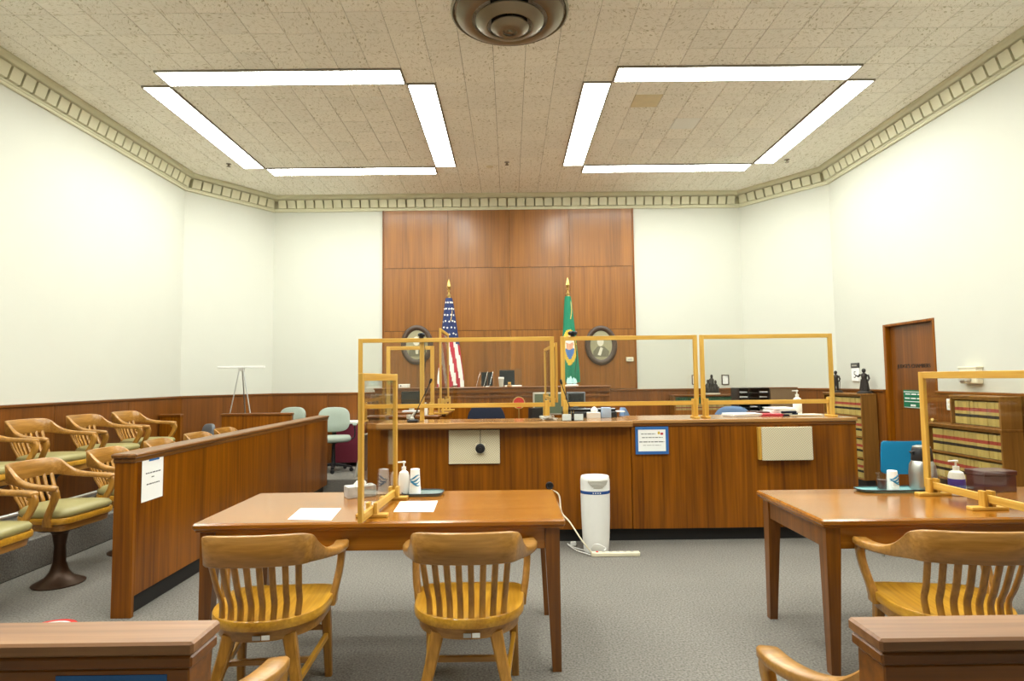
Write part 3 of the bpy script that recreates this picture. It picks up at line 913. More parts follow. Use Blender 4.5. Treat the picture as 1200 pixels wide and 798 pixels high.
shield('pine-framed acrylic shield standing edge-on across the paper-strewn table', (-.755, 3.06), (-.715, 3.81), .792, 1.54, .04, (.3, .93), .775, foot_l=.17)
shield('pine-framed acrylic shield standing beside the steel vacuum jug', (2.535, 3.73), (2.551, 2.93), .815, 1.515, .04, (.075, .58), .775, foot_l=.2)
YP = 5.8
pl = [atY(420, 399, YP), atY(655, 396, YP)]
ptop, pbot = atY(600, 395, YP).z, atY(600, 477, YP).z
x4 = [atY(420, 430, YP).x, atY(652, 430, YP).x, atY(657, 430, YP).x, atY(819, 430, YP).x, atY(820.5, 430, YP).x, atY(976, 430, YP).x]
shield('pine-framed acrylic shield on the counter with webcam post, above the knobbed grille', (x4[0], YP), (x4[1] - .02, YP), pbot, ptop, .04, (.03, .96), ZC)
shield('pine-framed acrylic shield on the counter above the blue bordered notice', (x4[2], YP), (x4[3] - .012, YP), pbot, ptop, .04, (.03, .97), ZC)
shield('pine-framed acrylic shield at the bookcase end of the counter', (x4[4], YP), (x4[5], YP), pbot, ptop, .04, (.03, .97), ZC)
# tall support post with webcam
p = atY(494, 430, YP)
solo('support_post', MB().box(-.02, .02, .016, .056, 0, ptop - ZC - .002, .003), M['pine_z'], 'upright pine post carrying a webcam behind the counter shield', 'post', loc=(p.x, YP, ZC))


def webcam(label, px, py, wide):
    p = atY(px, py, YP)
    t = thing('webcam', label, 'webcam', (p.x, YP - .005, ptop), 0, 'webcams on the shields')
    part('clip', MB().box(-.02, .02, -.02, .03, .0, .012, .003), M['black'], t)
    part('body', MB().box(-wide, wide, -.02, .03, .012, .05, .012), M['black'], t)
    part('lens', MB().lathe([(.014, 0), (.014, .008), (.006, .009)], 14).xf(Matrix.Translation((0, -.02, .031)) @ Matrix.Rotation(math.pi / 2, 4, 'X')), M['screen_dark'], t)
    cab = crv([(.0, .03, .02), (wide * .6, .05, -.05), (wide * .9, .055, -.2), (wide * .5, .055, -.34)], 4)
    part('cable', MB().tube(cab, .0035, 5), M['black'], t)


webcam('black webcam clipped on top of the shield at the microphone post', 494, 397, .034)
webcam('black webcam clipped on the shield in front of the green flag', 671, 395, .045)
# side wing behind the middle post, witness stand shields
shield('pine-framed acrylic wing running back from the middle counter post', (.455, 5.86), (.415, 7.08), 1.27, 1.85, .035, (.95,), ZC - .37)
WY = 6.5
a, b = atY(453, 406, WY), atY(509, 478, WY)
shield('pine-framed acrylic shield facing out on the witness stand', (a.x, WY), (b.x, WY), b.z, a.z, .04, (.06, .94), 1.13)
a, b = atY(508.5, 384, WY), atY(508.5, 474, WY)
shield('taller pine-framed acrylic wing along the side of the witness stand', (a.x + .06, WY + .06), (a.x + .06, WY + .9), b.z, a.z, .035, (.06, .94), 1.13)

# ------------------------------------------------------------------ witness stand and judge's bench
t = thing('witness_stand', 'wooden witness stand beside the judge bench carrying pine shields', 'witness stand', (-1.1, 6.9, 0))
part('front_panel', MB().box(-1.5, -.72, 6.40, 6.44, .0, 1.10, .002), M['bench'], t, world=True)
part('side_panel', MB().box(-.76, -.72, 6.44, 7.55, .0, 1.10, .002), M['bench'], t, world=True)
part('side_panel', MB().box(-1.5, -1.46, 6.44, 6.9, .0, 1.10, .002), M['bench'], t, world=True)
part('ledge', MB().box(-1.52, -.74, 6.36, 6.62, 1.10, 1.13, .006), M['bench_x'], t, world=True)
part('ledge', MB().box(-.90, -.70, 6.62, 7.6, 1.10, 1.13, .006), M['bench_y'], t, world=True)
YJB = 7.7
zj = atY(620, 453, YJB).z
xj1 = atY(715, 453, YJB).x; xj0 = -1.72
t = thing('judge_bench', 'tall wooden judge bench with moulded top below the two flags', 'bench', (0, YJB, 0))
part('front_panel', MB().box(xj0, xj1, YJB + .03, YJB + .07, 0, zj - .08, .002), M['bench'], t, world=True)
part('side_panel', MB().box(xj1 - .04, xj1, YJB + .07, YJB + .62, .45, zj - .08, .002), M['bench'], t, world=True)
part('upper_band', MB().box(xj0, xj1, YJB + .012, YJB + .06, zj - .08, zj - .02, .006), M['bench_x'], t, world=True)
part('lower_band', MB().box(xj0, xj1, YJB + .018, YJB + .03, zj - .14, zj - .11, .004), M['bench_x'], t, world=True)
part('top', MB().box(xj0 - .015, xj1 + .015, YJB, YJB + .34, zj - .02, zj, .006), M['bench_x'], t, world=True)
part('inner_desk', MB().box(xj0 + .05, xj1 - .05, YJB + .1, YJB + .8, zj - .22, zj - .19, .004), M['bench_x'], t, world=True)

# items on the judge's bench
p = atY(576, 452, YJB + .1)
t = thing('desk_rack', 'wire document stand with dark glass panels on the judge bench', 'document stand', (p.x, YJB + .12, zj))
for x0, x1 in ((-.13, -.055), (-.05, .015)):
    part('dark_panel', MB().box(x0, x1, -.02, -.012, .012, .19, .002), M['screen_dark'], t)
for x in (-.145, -.05, .02):
    part('wire_leg', MB().tube([(x - .05, -.05, .002), (x, -.02, .195), (x + .01, .08, .002)], .003, 5), M['chrome'], t)
part('foot', MB().box(-.075, -.035, -.06, .06, 0, .012, .003), M['white'], t)
p = atY(597, 452, YJB + .1)
t = thing('laptop', 'open laptop with a clear cover behind it on the judge bench', 'laptop', (p.x, YJB + .14, zj))
part('base', MB().box(-.06, .16, -.1, .1, 0, .018, .004), M['white'], t)
part('screen_lid', MB().box(-.13, .07, .1, .112, .018, .215, .004), M['black'], t)
part('screen', MB().box(-.12, .06, .094, .1, .028, .2), M['screen_dark'], t)
part('clear_cover', MB().box(-.13, .16, .13, .136, .0, .235, .002), M['glass'], t)
t = thing('cup', 'white lidded paper cup on the judge bench', 'cup', (p.x - .105, YJB + .06, zj))
part('body', MB().lathe([(.026, 0), (.028, .02), (.036, .105)], 16), M['putty'], t)
part('lid', MB().lathe([(.038, .105), (.038, .113), (.034, .125), (.002, .126)], 16), M['white'], t)
t = thing('gavel_block', 'small wooden gavel block on the judge bench before the laptop', 'gavel', (p.x + .0, YJB + .03, zj))
part('block', MB().lathe([(.03, 0), (.032, .01), (.026, .022), (.01, .025)], 16), M['oak_x'], t)
part('head', MB().lathe([(.012, 0), (.02, .004), (.016, .02), (.02, .036), (.012, .04)], 12).xf(Matrix.Translation((-.02, 0, .042)) @ Matrix.Rotation(math.pi / 2, 4, 'Y')), M['oak_y'], t)
p = atY(670, 452, YJB + .12)
t = thing('ornament', 'small pale blue and white ornament below the green flag on the judge bench', 'ornament', (p.x, YJB + .14, zj))
part('base', MB().lathe([(.09, 0), (.092, .012), (.07, .02)], 18), M['white'], t)
mb = MB()
for k in range(7):
    a_ = k * .9
    mb.lathe([(.004, 0), (.022, .02), (.018, .05 + .012 * (k % 3)), (.002, .08 + .014 * (k % 3))], 6, (.05 * math.cos(a_), .03 * math.sin(a_), .018))
part('petals', mb, plain('pale aqua glass', 'b4d8d8', .3), t)

# printer / box on witness side of bench
p = atY(473, 451, YJB + .1)
t = thing('document_box', 'small white box standing on the left end of the judge bench', 'box', (p.x, YJB + .15, zj))
part('case', MB().box(-.065, .065, -.06, .06, 0, .05, .004), M['white'], t)
part('lens', MB().lathe([(.01, 0), (.01, .006), (.003, .007)], 10).xf(Matrix.Translation((-.035, -.06, .027)) @ Matrix.Rotation(math.pi / 2, 4, 'X')), M['black'], t)
# things on the witness ledge
for px, mt, ww, hh, nm, lab in ((474, 'putty', .045, .14, 'tissue_carton', 'pale upright tissue carton on the witness stand ledge'),):
    p = atY(px, 483, 6.7)
t = thing('monitor', 'dark monitor with a white stand on the witness stand', 'monitor', (atY(482, 470, 7.2).x, 7.2, 1.13))
part('screen', MB().box(-.12, .12, 0, .03, .06, .24, .006), M['screen_dark'], t)
part('neck', MB().box(-.03, .03, .01, .04, .01, .08, .003), M['putty'], t)
part('base', MB().box(-.1, .1, -.06, .1, 0, .012, .003), M['white'], t)
# shelf that carries it
part('shelf', MB().box(-1.46, -.9, 7.0, 7.5, 1.10, 1.13, .004), M['bench_x'], bpy.data.objects['witness_stand'], world=True)
p = atY(500, 480, 6.55)


def pump_bottle(label, loc, s_, mat_label, rz=0):
    t = thing('sanitizer_bottle', label, 'bottle', loc, rz)
    part('body', MB().lathe([(.030, 0), (.036, .004), (.037, .03), (.036, .115), (.03, .14), (.014, .152), (.014, .162)], 20).xf(Matrix.Scale(s_, 4)), M['white'], t)
    part('label', MB().lathe([(.0375, .03), (.038, .032), (.037, .1), (.0365, .102)], 20).xf(Matrix.Scale(s_, 4)), M[mat_label], t)
    mb = MB().lathe([(.015, .16), (.015, .176), (.005, .178), (.005, .2), (.012, .202), (.012, .212), (.004, .214)], 12)
    mb.box(-.042, .0, -.006, .006, .203, .212, .002)
    part('pump', mb.xf(Matrix.Scale(s_, 4)), M['white'], t)
    return t


pump_bottle('white pump bottle on the witness stand behind the microphone', (p.x, 6.47, 1.13), .62, 'white')
# round red seals on the bench front
for px, py, Y, lab in ((608, 472, 7.14, 'round red paper seal with gold rim on the clerk desk'),):
    p = atY(px, py, Y)
    t = thing('round_sign', lab, 'sign', (p.x, Y, .74))
    part('stem', MB().tube([(0, 0, 0), (0, 0, p.z - .74 - .06)], .008, 8), M['gold'], t)
    part('base', MB().lathe([(.06, 0), (.06, .01), (.01, .02)], 18), M['gold'], t)
    part('disc', MB().lathe([(.062, 0), (.062, .008)], 28).xf(Matrix.Translation((0, -.012, p.z - .74)) @ Matrix.Rotation(math.pi / 2, 4, 'X')), M['red'], t)
    rim = [(.068 * math.cos(k * math.pi / 14), -.014, p.z - .74 + .068 * math.sin(k * math.pi / 14)) for k in range(29)]
    part('rim', MB().tube(rim, .006, 6), M['gold'], t)
solo('clerk_desk', MB().box(-.68, 1.9, 7.06, 7.64, .70, .74, .006).box(-.66, -.62, 7.08, 7.58, 0, .70).box(1.84, 1.88, 7.08, 7.58, 0, .70).box(-.62, 1.84, 7.54, 7.58, .1, .70), M['bench_x'],
     'low wooden clerk desk between the counter and the judge bench', 'desk')


# ------------------------------------------------------------------ flags
def flag(label, px_top, py_top, px_b, wtop, wbot, py_b, col, mats):
    Y = 9.35
    tip = atY(px_top, py_top, Y); bot = atY(px_b, py_b, Y)
    zb0 = .45
    t = thing('flag', label, 'flag', (tip.x, Y, zb0), 0, 'flags on poles behind the judge bench')
    H_ = tip.z - zb0
    part('stand', MB().lathe([(.16, 0), (.165, .015), (.14, .03), (.05, .05), (.03, .1), (.02, .12)], 24), M['gold'], t)
    part('pole', MB().tube([(0, 0, .05), (0, 0, H_ - .26)], .014, 10), M['gold'], t)
    part('finial', MB().lathe([(.014, H_ - .28), (.028, H_ - .27), (.03, H_ - .25), (.014, H_ - .235), (.012, H_ - .2), (.026, H_ - .185), (.012, H_ - .17), (.034, H_ - .12), (.022, H_ - .05), (.002, H_)], 12), M['gold'], t)
    cord = crv([(.01, -.01, H_ - .27), (.035, -.02, H_ - .36), (.05, -.04, H_ - .52), (.03, -.06, H_ - .66)], 4)
    part('cord', MB().tube(cord, .007, 6), M['gold'], t)
    z1, z0 = H_ - .30, bot.z - zb0
    nu, nv = 72, 56; mb = MB(); rings = []
    for j in range(nv + 1):
        v = j / nv; z = z1 + (z0 - z1) * v
        wd = wtop + (wbot - wtop) * min(1, v * 1.15) ** .8
        cxo = (bot.x - tip.x) * v
        r = []
        for i in range(nu):
            a_ = 2 * math.pi * i / nu
            fold = 1 + .22 * v * math.sin(7 * a_ + 1.5 * v) + .1 * math.sin(3 * a_ + 2 * v)
            r.append((cxo + wd * .5 * fold * math.cos(a_), .3 * wd * fold * math.sin(a_) - .01, z + .02 * math.sin(5 * a_) * v))
        rings.append(r)
    mb.loft(rings, caps=False)
    k = 0
    for j in range(nv):
        for i in range(nu):
            c0 = rings[j][i]
            u = (c0[0] - (bot.x - tip.x) * (j / nv)) / (wbot * .5)
            mb.mi[k] = col(u, (j + .5) / nv, i); k += 1
    cl = part('cloth', mb, mats, t, 60)
    return t, cl, rings


def us(u, v, i):
    edge = .45 + .1 * u
    if v < edge: return 2
    s_ = (u * 2.6 - (v - .5) * 3.4)
    return 0 if math.floor(s_ * 1.15) % 2 == 0 else 1


t, cl, rings = flag('furled striped flag with white stars on navy, on a gold-tipped pole', 526, 327, 527, .1, .34, 453, us, [M['flag_red'], M['flag_white'], M['flag_blue']])
mb = MB()
for jj, j in enumerate(range(3, 26, 4)):
    for i in range(38, 72, 7):
        ii = (i + (3 if jj % 2 else 0)) % 72
        c0 = Vector(rings[j][ii])
        if c0.y > -.02: continue
        pts = []
        for q in range(10):
            r = .02 if q % 2 == 0 else .008
            pts.append((c0.x + r * math.sin(q * math.pi / 5), c0.y - .006, c0.z + r * math.cos(q * math.pi / 5)))
        mb.add(pts + [(p_[0], p_[1] + .006, p_[2]) for p_ in pts], [tuple(range(10))] + [(q, (q + 1) % 10, 10 + (q + 1) % 10, 10 + q) for q in range(10)])
part('stars', mb, M['flag_white'], cl, 0)


def wa(u, v, i):
    d = math.hypot(u * 1.05, (v - .60) * 4.6)
    if d < .62:
        if v > .63: return 2
        return 3 if abs(u) < .45 and v > .55 and v < .63 else 4
    if d < .95: return 1
    return 0


flag('furled green flag with a gold-ringed round seal, on a gold-tipped pole', 665, 325, 668, .09, .24, 447, wa, [M['flag_green'], M['flag_gold'], M['flag_sky'], M['flag_skin'], M['flag_white']])

# ------------------------------------------------------------------ oval portraits and wall fittings
for px, py, lab, lean in ((488.5, 404, 'oval dark-framed portrait print beside the striped flag', 0), (704.5, 404.5, 'oval dark-framed portrait print beside the green flag', 1)):
    p = atY(px, py, YF - .06)
    t = thing('oval_portrait', lab, 'picture', (p.x, YF - .036, p.z), 0, 'oval portraits on the wood wall')
    rx, rz = .265, .325
    n = 40; rings = []
    for k in range(n + 1):
        a_ = 2 * math.pi * k / n; c_, s_ = math.cos(a_), math.sin(a_)
        rings.append([(c_ * (rx - o_), -d_, s_ * (rz - o_)) for o_, d_ in ((0, 0), (0, .02), (.015, .035), (.05, .04), (.07, .028), (.085, .02), (.085, .0))])
    part('frame', MB().loft(rings, caps=False), M['frame_dark'], t, 50)
    part('print', MB().loft([[((rx - .083) * math.cos(2 * math.pi * k / n), -y_, (rz - .083) * math.sin(2 * math.pi * k / n)) for k in range(n)] for y_ in (.006, .014)]), M['print'], t, 0)
    mb = MB()
    mb.lathe([(.002, 0), (.05, .006), (.062, .016), (.05, .024)], 20).xf(Matrix.Translation((-.01, -.012, .06)) @ Matrix.Scale(1.25, 4, (0, 0, 1)) @ Matrix.Rotation(-math.pi / 2, 4, 'X') @ Matrix.Translation((0, 0, -.016)))
    part('face', MB().loft([[(-.01 + .055 * math.cos(q * .314), -y_, .06 + .075 * math.sin(q * .314)) for q in range(20)] for y_ in (.012, .017)]), M['print_light'], t, 0)
    part('coat', MB().prism([(-.13, -.19), (.12, -.19), (.13, -.1), (.05, -.02), (-.06, -.02), (-.13, -.1)], -.0165, -.012, 'y'), M['print_dark'], t, 0)
    part('shirt', MB().prism([(-.06, -.16), (-.01, -.17), (.03, -.05), (-.01, -.03)] if lean else [(-.02, -.15), (.02, -.15), (.03, -.03), (-.03, -.03)], -.018, -.0165, 'y'), M['print_light'], t, 0)
p = atY(738, 421, YF - .05)
t = thing('thermostat', 'small cream switch box at the edge of the wood wall', 'switch', (p.x, YF - .036, p.z))
part('case', MB().box(-.06, .06, -.03, 0, -.035, .035, .006), M['cream'], t)
part('dial', MB().box(-.035, .035, -.034, -.03, -.015, .015, .002), M['putty'], t)
for px, py, w_, h_, lab in ((850, 445, .12, .165, 'small thin-framed certificate on the ivory wall beside the bronze sculpture'), (814, 445, .09, .16, 'small thin-framed certificate half hidden behind the shield post')):
    p = atY(px, py, YF - .01)
    t = thing('wall_frame', lab, 'picture', (p.x, YF - .001, p.z))
    mb = MB(); f_ = .014
    mb.box(-w_ / 2, w_ / 2, -.015, 0, h_ / 2 - f_, h_ / 2); mb.box(-w_ / 2, w_ / 2, -.015, 0, -h_ / 2, -h_ / 2 + f_)
    mb.box(-w_ / 2, -w_ / 2 + f_, -.015, 0, -h_ / 2 + f_, h_ / 2 - f_); mb.box(w_ / 2 - f_, w_ / 2, -.015, 0, -h_ / 2 + f_, h_ / 2 - f_)
    part('frame', mb, M['frame_dark'], t, 0)
    part('paper', MB().box(-w_ / 2 + f_, w_ / 2 - f_, -.006, -.001, -h_ / 2 + f_, h_ / 2 - f_), M['paper'], t, 0)
# calendar on the right corner wall
dd = Vector((ring[4][0] - ring[3][0], ring[4][1] - ring[3][1])).normalized()
pc = atX(1003.5, 436, XW); 
t = thing('wall_calendar', 'tear-off wall calendar showing a 5 behind the robed statuette', 'calendar', (XW - .001, pc.y, pc.z), -math.pi / 2)
part('pad', MB().box(-.085, .085, -.02, 0, -.125, .055, .003), M['paper'], t)
part('header', MB().box(-.088, .088, -.024, 0, .057, .125, .003), plain('calendar header', '3c3a38', .5), t)
o = link('numeral', text_mesh('5', .13, M['ink'], .001), t, (-.0, -.0215, -.04)); o.rotation_euler = (math.pi / 2, 0, 0)
mb = MB()
for k in range(6): mb.box(-.06 + k * .02, -.047 + k * .02, -.0255, -.024, .08, .1)
part('lettering', mb, M['putty'], t, 0)
# emergency light + outlet on right wall
p = atX(1142, 441, XW)
t = thing('emergency_light', 'cream emergency light box on the ivory wall above the low bookcase', 'lamp', (XW - .001, p.y, p.z), -math.pi / 2)
part('case', MB().box(-.12, .12, -.07, 0, -.075, .09, .008), M['cream'], t)
part('lip', MB().box(-.13, .13, -.075, 0, .08, .1, .004), M['cream'], t)
for x in (-.065, .02):
    part('lamp_head', MB().lathe([(.03, 0), (.034, .02), (.02, .04), (.004, .042)], 14).xf(Matrix.Translation((x, -.068, -.03)) @ Matrix.Rotation(math.pi / 2, 4, 'X')), M['putty'], t)
p = atX(1113, 474, XW - .03)
t = thing('outlet_plate', 'small white wall plate on the wainscot beside the low bookcase', 'wall plate', (XW - .031, p.y, p.z), -math.pi / 2)
part('plate', MB().box(-.04, .04, -.006, 0, -.06, .06, .003), M['white'], t)
for z in (-.025, .025): part('socket', MB().box(-.016, .016, -.008, -.006, z - .014, z + .014, .002), M['cream'], t)

# ------------------------------------------------------------------ bookcases with law books
book_n = 0
bk = {}
for w_ in (.046, .05, .054):
    bk[w_] = MB().box(0, .15, -w_ / 2 + .0006, w_ / 2 - .0006, 0, .232, .004).mesh('law_book', M['book'], 0)


def bookrow(x, y0, y1, z, lab, grp, skip=()):
    y = y0
    while True:
        w_ = random.choice((.046, .05, .054))
        if y + w_ > y1: break
        o = link('law_book', bk[w_], None, (x + random.uniform(0, .008), y + w_ / 2, z))
        o['label'] = lab; o['category'] = 'book'; o['group'] = grp
        y += w_ + .0008


def bookcase(label, x, y0, y1, zs_, kick, depth=.24):
    t = thing('bookcase', label, 'bookcase', (x + depth / 2, (y0 + y1) / 2, 0))
    x1 = x + depth - .04
    part('side_panel', MB().box(x, x1, y0, y0 + .022, zs_[0], zs_[-1] + .02, .002), M['walnut'], t, world=True)
    part('side_panel', MB().box(x, x1, y1 - .022, y1, zs_[0], zs_[-1] + .02, .002), M['walnut'], t, world=True)
    part('back_panel', MB().box(x1 - .012, x1, y0 + .022, y1 - .022, zs_[0], zs_[-1], .0), M['walnut'], t, world=True)
    for z in zs_:
        part('shelf', MB().box(x + .004, x1 - .012, y0 + .022, y1 - .022, z - .004, z + .014, .002), M['walnut'], t, world=True)
    part('top', MB().box(x - .006, x1, y0 - .004, y1 + .004, zs_[-1] + .014, zs_[-1] + .036, .004), M['walnut'], t, world=True)
    if kick:
        part('kick_base', MB().box(x + .02, x1, y0 + .01, y1 - .01, 0, zs_[0] - .004), M['kick'], t, world=True)
    return t


XB = 4.505
zs1 = [.16 + .266 * k for k in range(5)]
bookcase('tall wooden bookcase of tan law books beside the door with two statuettes', XB, 7.76, 8.70, zs1, True)
for k in range(4): bookrow(XB + .012, 7.786, 8.675, zs1[k] + .015, 'tan red-banded law book in the statuette bookcase, %s shelf' % ('bottom', 'second lowest', 'second highest', 'top')[k], 'law books in the statuette bookcase, shelf %d' % (k + 1))
zs2 = [.145 + .268 * k for k in range(4)]
bookcase('low wooden bookcase of tan law books under the emergency light', XB, 5.56, 6.56, zs2, True)
for k in range(1, 3): bookrow(XB + .012, 5.585, 6.535, zs2[k] + .015, 'tan law book with red and black bands, %s shelf of the low bookcase' % ('middle' if k == 1 else 'top'), 'law books in the low bookcase, shelf %d' % (k + 1))
bookcase('short bookcase unit standing on top of the low bookcase', XB, 5.56, 6.2, [.985, .985 + .266], False)
bookrow(XB + .012, 5.585, 6.175, 1.0, 'tan law book with red and black bands in the short upper bookcase unit', 'law books in the upper unit')

# statuettes
def figure(label, loc, h, robe, rz=0):
    t = thing('statuette', label, 'statuette', loc, rz)
    part('plinth', MB().lathe([(.085, 0), (.085, .012), (.07, .02), (.065, .03)], 20).xf(Matrix.Scale(h / .3, 4)), M['statue'], t)
    mb = MB(); s_ = h / .3
    if robe:
        mb.lathe([(.052, .03), (.05, .06), (.042, .12), (.034, .165), (.036, .19), (.044, .222), (.03, .236), (.013, .242), (.013, .25)], 16, sxy=(.8, .65))
        mb.lathe([(.004, .244), (.018, .252), (.023, .27), (.02, .288), (.004, .298)], 12)
        mb.tube([(-.04, 0, .222), (-.058, -.02, .2), (-.08, -.03, .215)], [.013, .011, .007], 8)
        mb.tube([(.04, 0, .222), (.052, -.005, .18), (.04, -.02, .145)], [.013, .011, .008], 8)
        for k in range(6):
            a_ = k * 1.05; mb.tube([(.045 * math.cos(a_), .034 * math.sin(a_), .035), (.03 * math.cos(a_), .022 * math.sin(a_), .17)], [.012, .006], 6)
    else:
        for sg in (-1, 1):
            mb.tube([(sg * .018, .01 * sg, .03), (sg * .017, -.006, .09), (sg * .013, 0, .155)], [.014, .017, .022], 8)
            mb.tube([(sg * .034, 0, .225), (sg * .05, .0, .18), (sg * .036, -.03, .15)], [.013, .011, .008], 8)
        mb.lathe([(.024, .145), (.03, .165), (.028, .19), (.038, .225), (.026, .236), (.011, .242), (.011, .25)], 14, sxy=(1, .65))
        mb.lathe([(.004, .246), (.017, .253), (.021, .27), (.018, .288), (.003, .297)], 12)
        mb.tube([(.04, .02, .03), (.05, .0, .2)], .005, 6)
    part('body', mb.xf(Matrix.Scale(s_, 4)), M['statue'], t, 60)


top1 = zs1[-1] + .036
figure('dark robed statuette standing nearest the door on the bookcase', (4.62, 7.87, top1), .33, True, -.6)
figure('dark slim statuette standing behind the shield end on the bookcase', (4.59, 8.5, top1), .31, False, -.6)

# low cabinet with green books at the front wall
YG = 9.62
ax, bx_ = atY(790, 465, YG).x, 3.6
ztop = atY(830, 462.5, YG).z
t = thing('low_cabinet', 'low wooden book cabinet against the front wall below the bronze sculpture', 'cabinet', ((ax + bx_) / 2, YG, 0))
part('body', MB().box(ax, bx_, YG + .01, YG + .27, 0, ztop - .24, .003), M['panel'], t, world=True)
part('side_panel', MB().box(ax, ax + .02, YG, YG + .27, ztop - .24, ztop - .02), M['walnut'], t, world=True)
part('side_panel', MB().box(bx_ - .02, bx_, YG, YG + .27, ztop - .24, ztop - .02), M['walnut'], t, world=True)
part('top', MB().box(ax - .01, bx_ + .01, YG - .02, YG + .28, ztop - .02, ztop, .004), M['bench_x'], t, world=True)
gme = MB().box(-.0195, .0195, 0, .16, 0, .2, .003).mesh('green_book', M['gbook'], 0)
x = ax + .045
while x < bx_ - .05:
    o = link('green_book', gme, None, (x, YG + .02 + random.uniform(0, .006), ztop - .24))
    o['label'] = 'green-topped law book in the low cabinet at the front wall'; o['category'] = 'book'; o['group'] = 'green books in the low cabinet'
    x += .0405
p = atY(834.5, 460, YG + .12)
t = thing('bronze_sculpture', 'dark bronze seated group sculpture on the low cabinet', 'sculpture', (p.x, YG + .12, ztop))
part('plinth', MB().box(-.11, .11, -.07, .07, 0, .025, .004), M['marble'], t)
mb = MB()
mb.box(-.10, .10, -.055, .055, .025, .09, .012)
for x, h, r in ((-.062, .21, .036), (.0, .29, .04), (.06, .2, .036)):
    mb.lathe([(r * 1.1, .08), (r * 1.2, .12), (r * .85, h - .09), (r * 1.0, h - .05), (r * .45, h - .03), (r * .35, h - .022)], 12, (x, .005, 0), (1, .9))
    mb.lathe([(.003, h - .03), (r * .5, h - .018), (r * .55, h + .004), (r * .4, h + .024), (.003, h + .03)], 10, (x, 0, 0))
    mb.tube([(x - r, 0, h - .06), (x - r * 1.1, -.03, h - .11), (x - .01, -.06, h - .12)], [.014, .012, .01], 7)
    mb.tube([(x - .015, -.01, .11), (x - .018, -.06, .12), (x - .02, -.062, .05)], [.02, .017, .014], 7)
    mb.tube([(x + .018, -.01, .11), (x + .02, -.062, .118), (x + .02, -.064, .05)], [.02, .017, .014], 7)
part('figures', mb, M['statue'], t, 60)

# credenza with pigeonhole organizer
YO = 7.25
t = thing('credenza', 'plain wooden credenza behind the counter carrying the pigeonhole organizer', 'cabinet', (3.1, YO + .25, 0))
part('body', MB().box(2.6, 3.75, YO - .02, YO + .42, 0, .93, .003), M['bench'], t, world=True)
part('top', MB().box(2.58, 3.77, YO - .04, YO + .44, .93, .955, .004), M['bench_x'], t, world=True)
a, b = atY(866, 455, YO), atY(902, 480, YO)
t = thing('pigeonhole_organizer', 'black pigeonhole paper organizer standing behind the counter', 'organizer', ((a.x + b.x) / 2, YO + .13, .955))
h_ = a.z - .955; w_ = (b.x - a.x)
mb = MB(); n_r = 7
for c in range(4):
    x = -w_ / 2 + c * w_ / 3
    mb.box(x - .004, x + .004, -.13, .13, 0, h_)
for r in range(n_r + 1):
    z = h_ * r / n_r
    mb.box(-w_ / 2, w_ / 2, -.13, .13, z - .004 if r else 0, z + .004)
mb.box(-w_ / 2, w_ / 2, .125, .13, 0, h_)
part('shelving', mb, M['black'], t, 0)
for c in range(3):
    for r in range(n_r):
        if random.random() < .25: continue
        x = -w_ / 2 + (c + .5) * w_ / 3; z = h_ * r / n_r + .004
        part('paper_stack', MB().box(x - w_ / 6 + .008, x + w_ / 6 - .008, -.12 + random.uniform(0, .03), .1, z, z + random.uniform(.006, .02)), M['paper'], t, 0)
a2, b2 = atY(902.5, 455, YO), atY(935, 475, YO)
t = thing('wooden_hutch', 'plain brown box cabinet beside the pigeonhole organizer', 'box', ((a2.x + b2.x) / 2, YO + .12, .955))
hw = (b2.x - a2.x) / 2
part('carcass', MB().box(-hw + .002, hw, -.12, .12, 0, a2.z - .955, .004), M['board'], t)
part('lid_edge', MB().box(-hw, hw + .006, -.126, .126, a2.z - .955, a2.z - .945, .002), M['bench_x'], t)


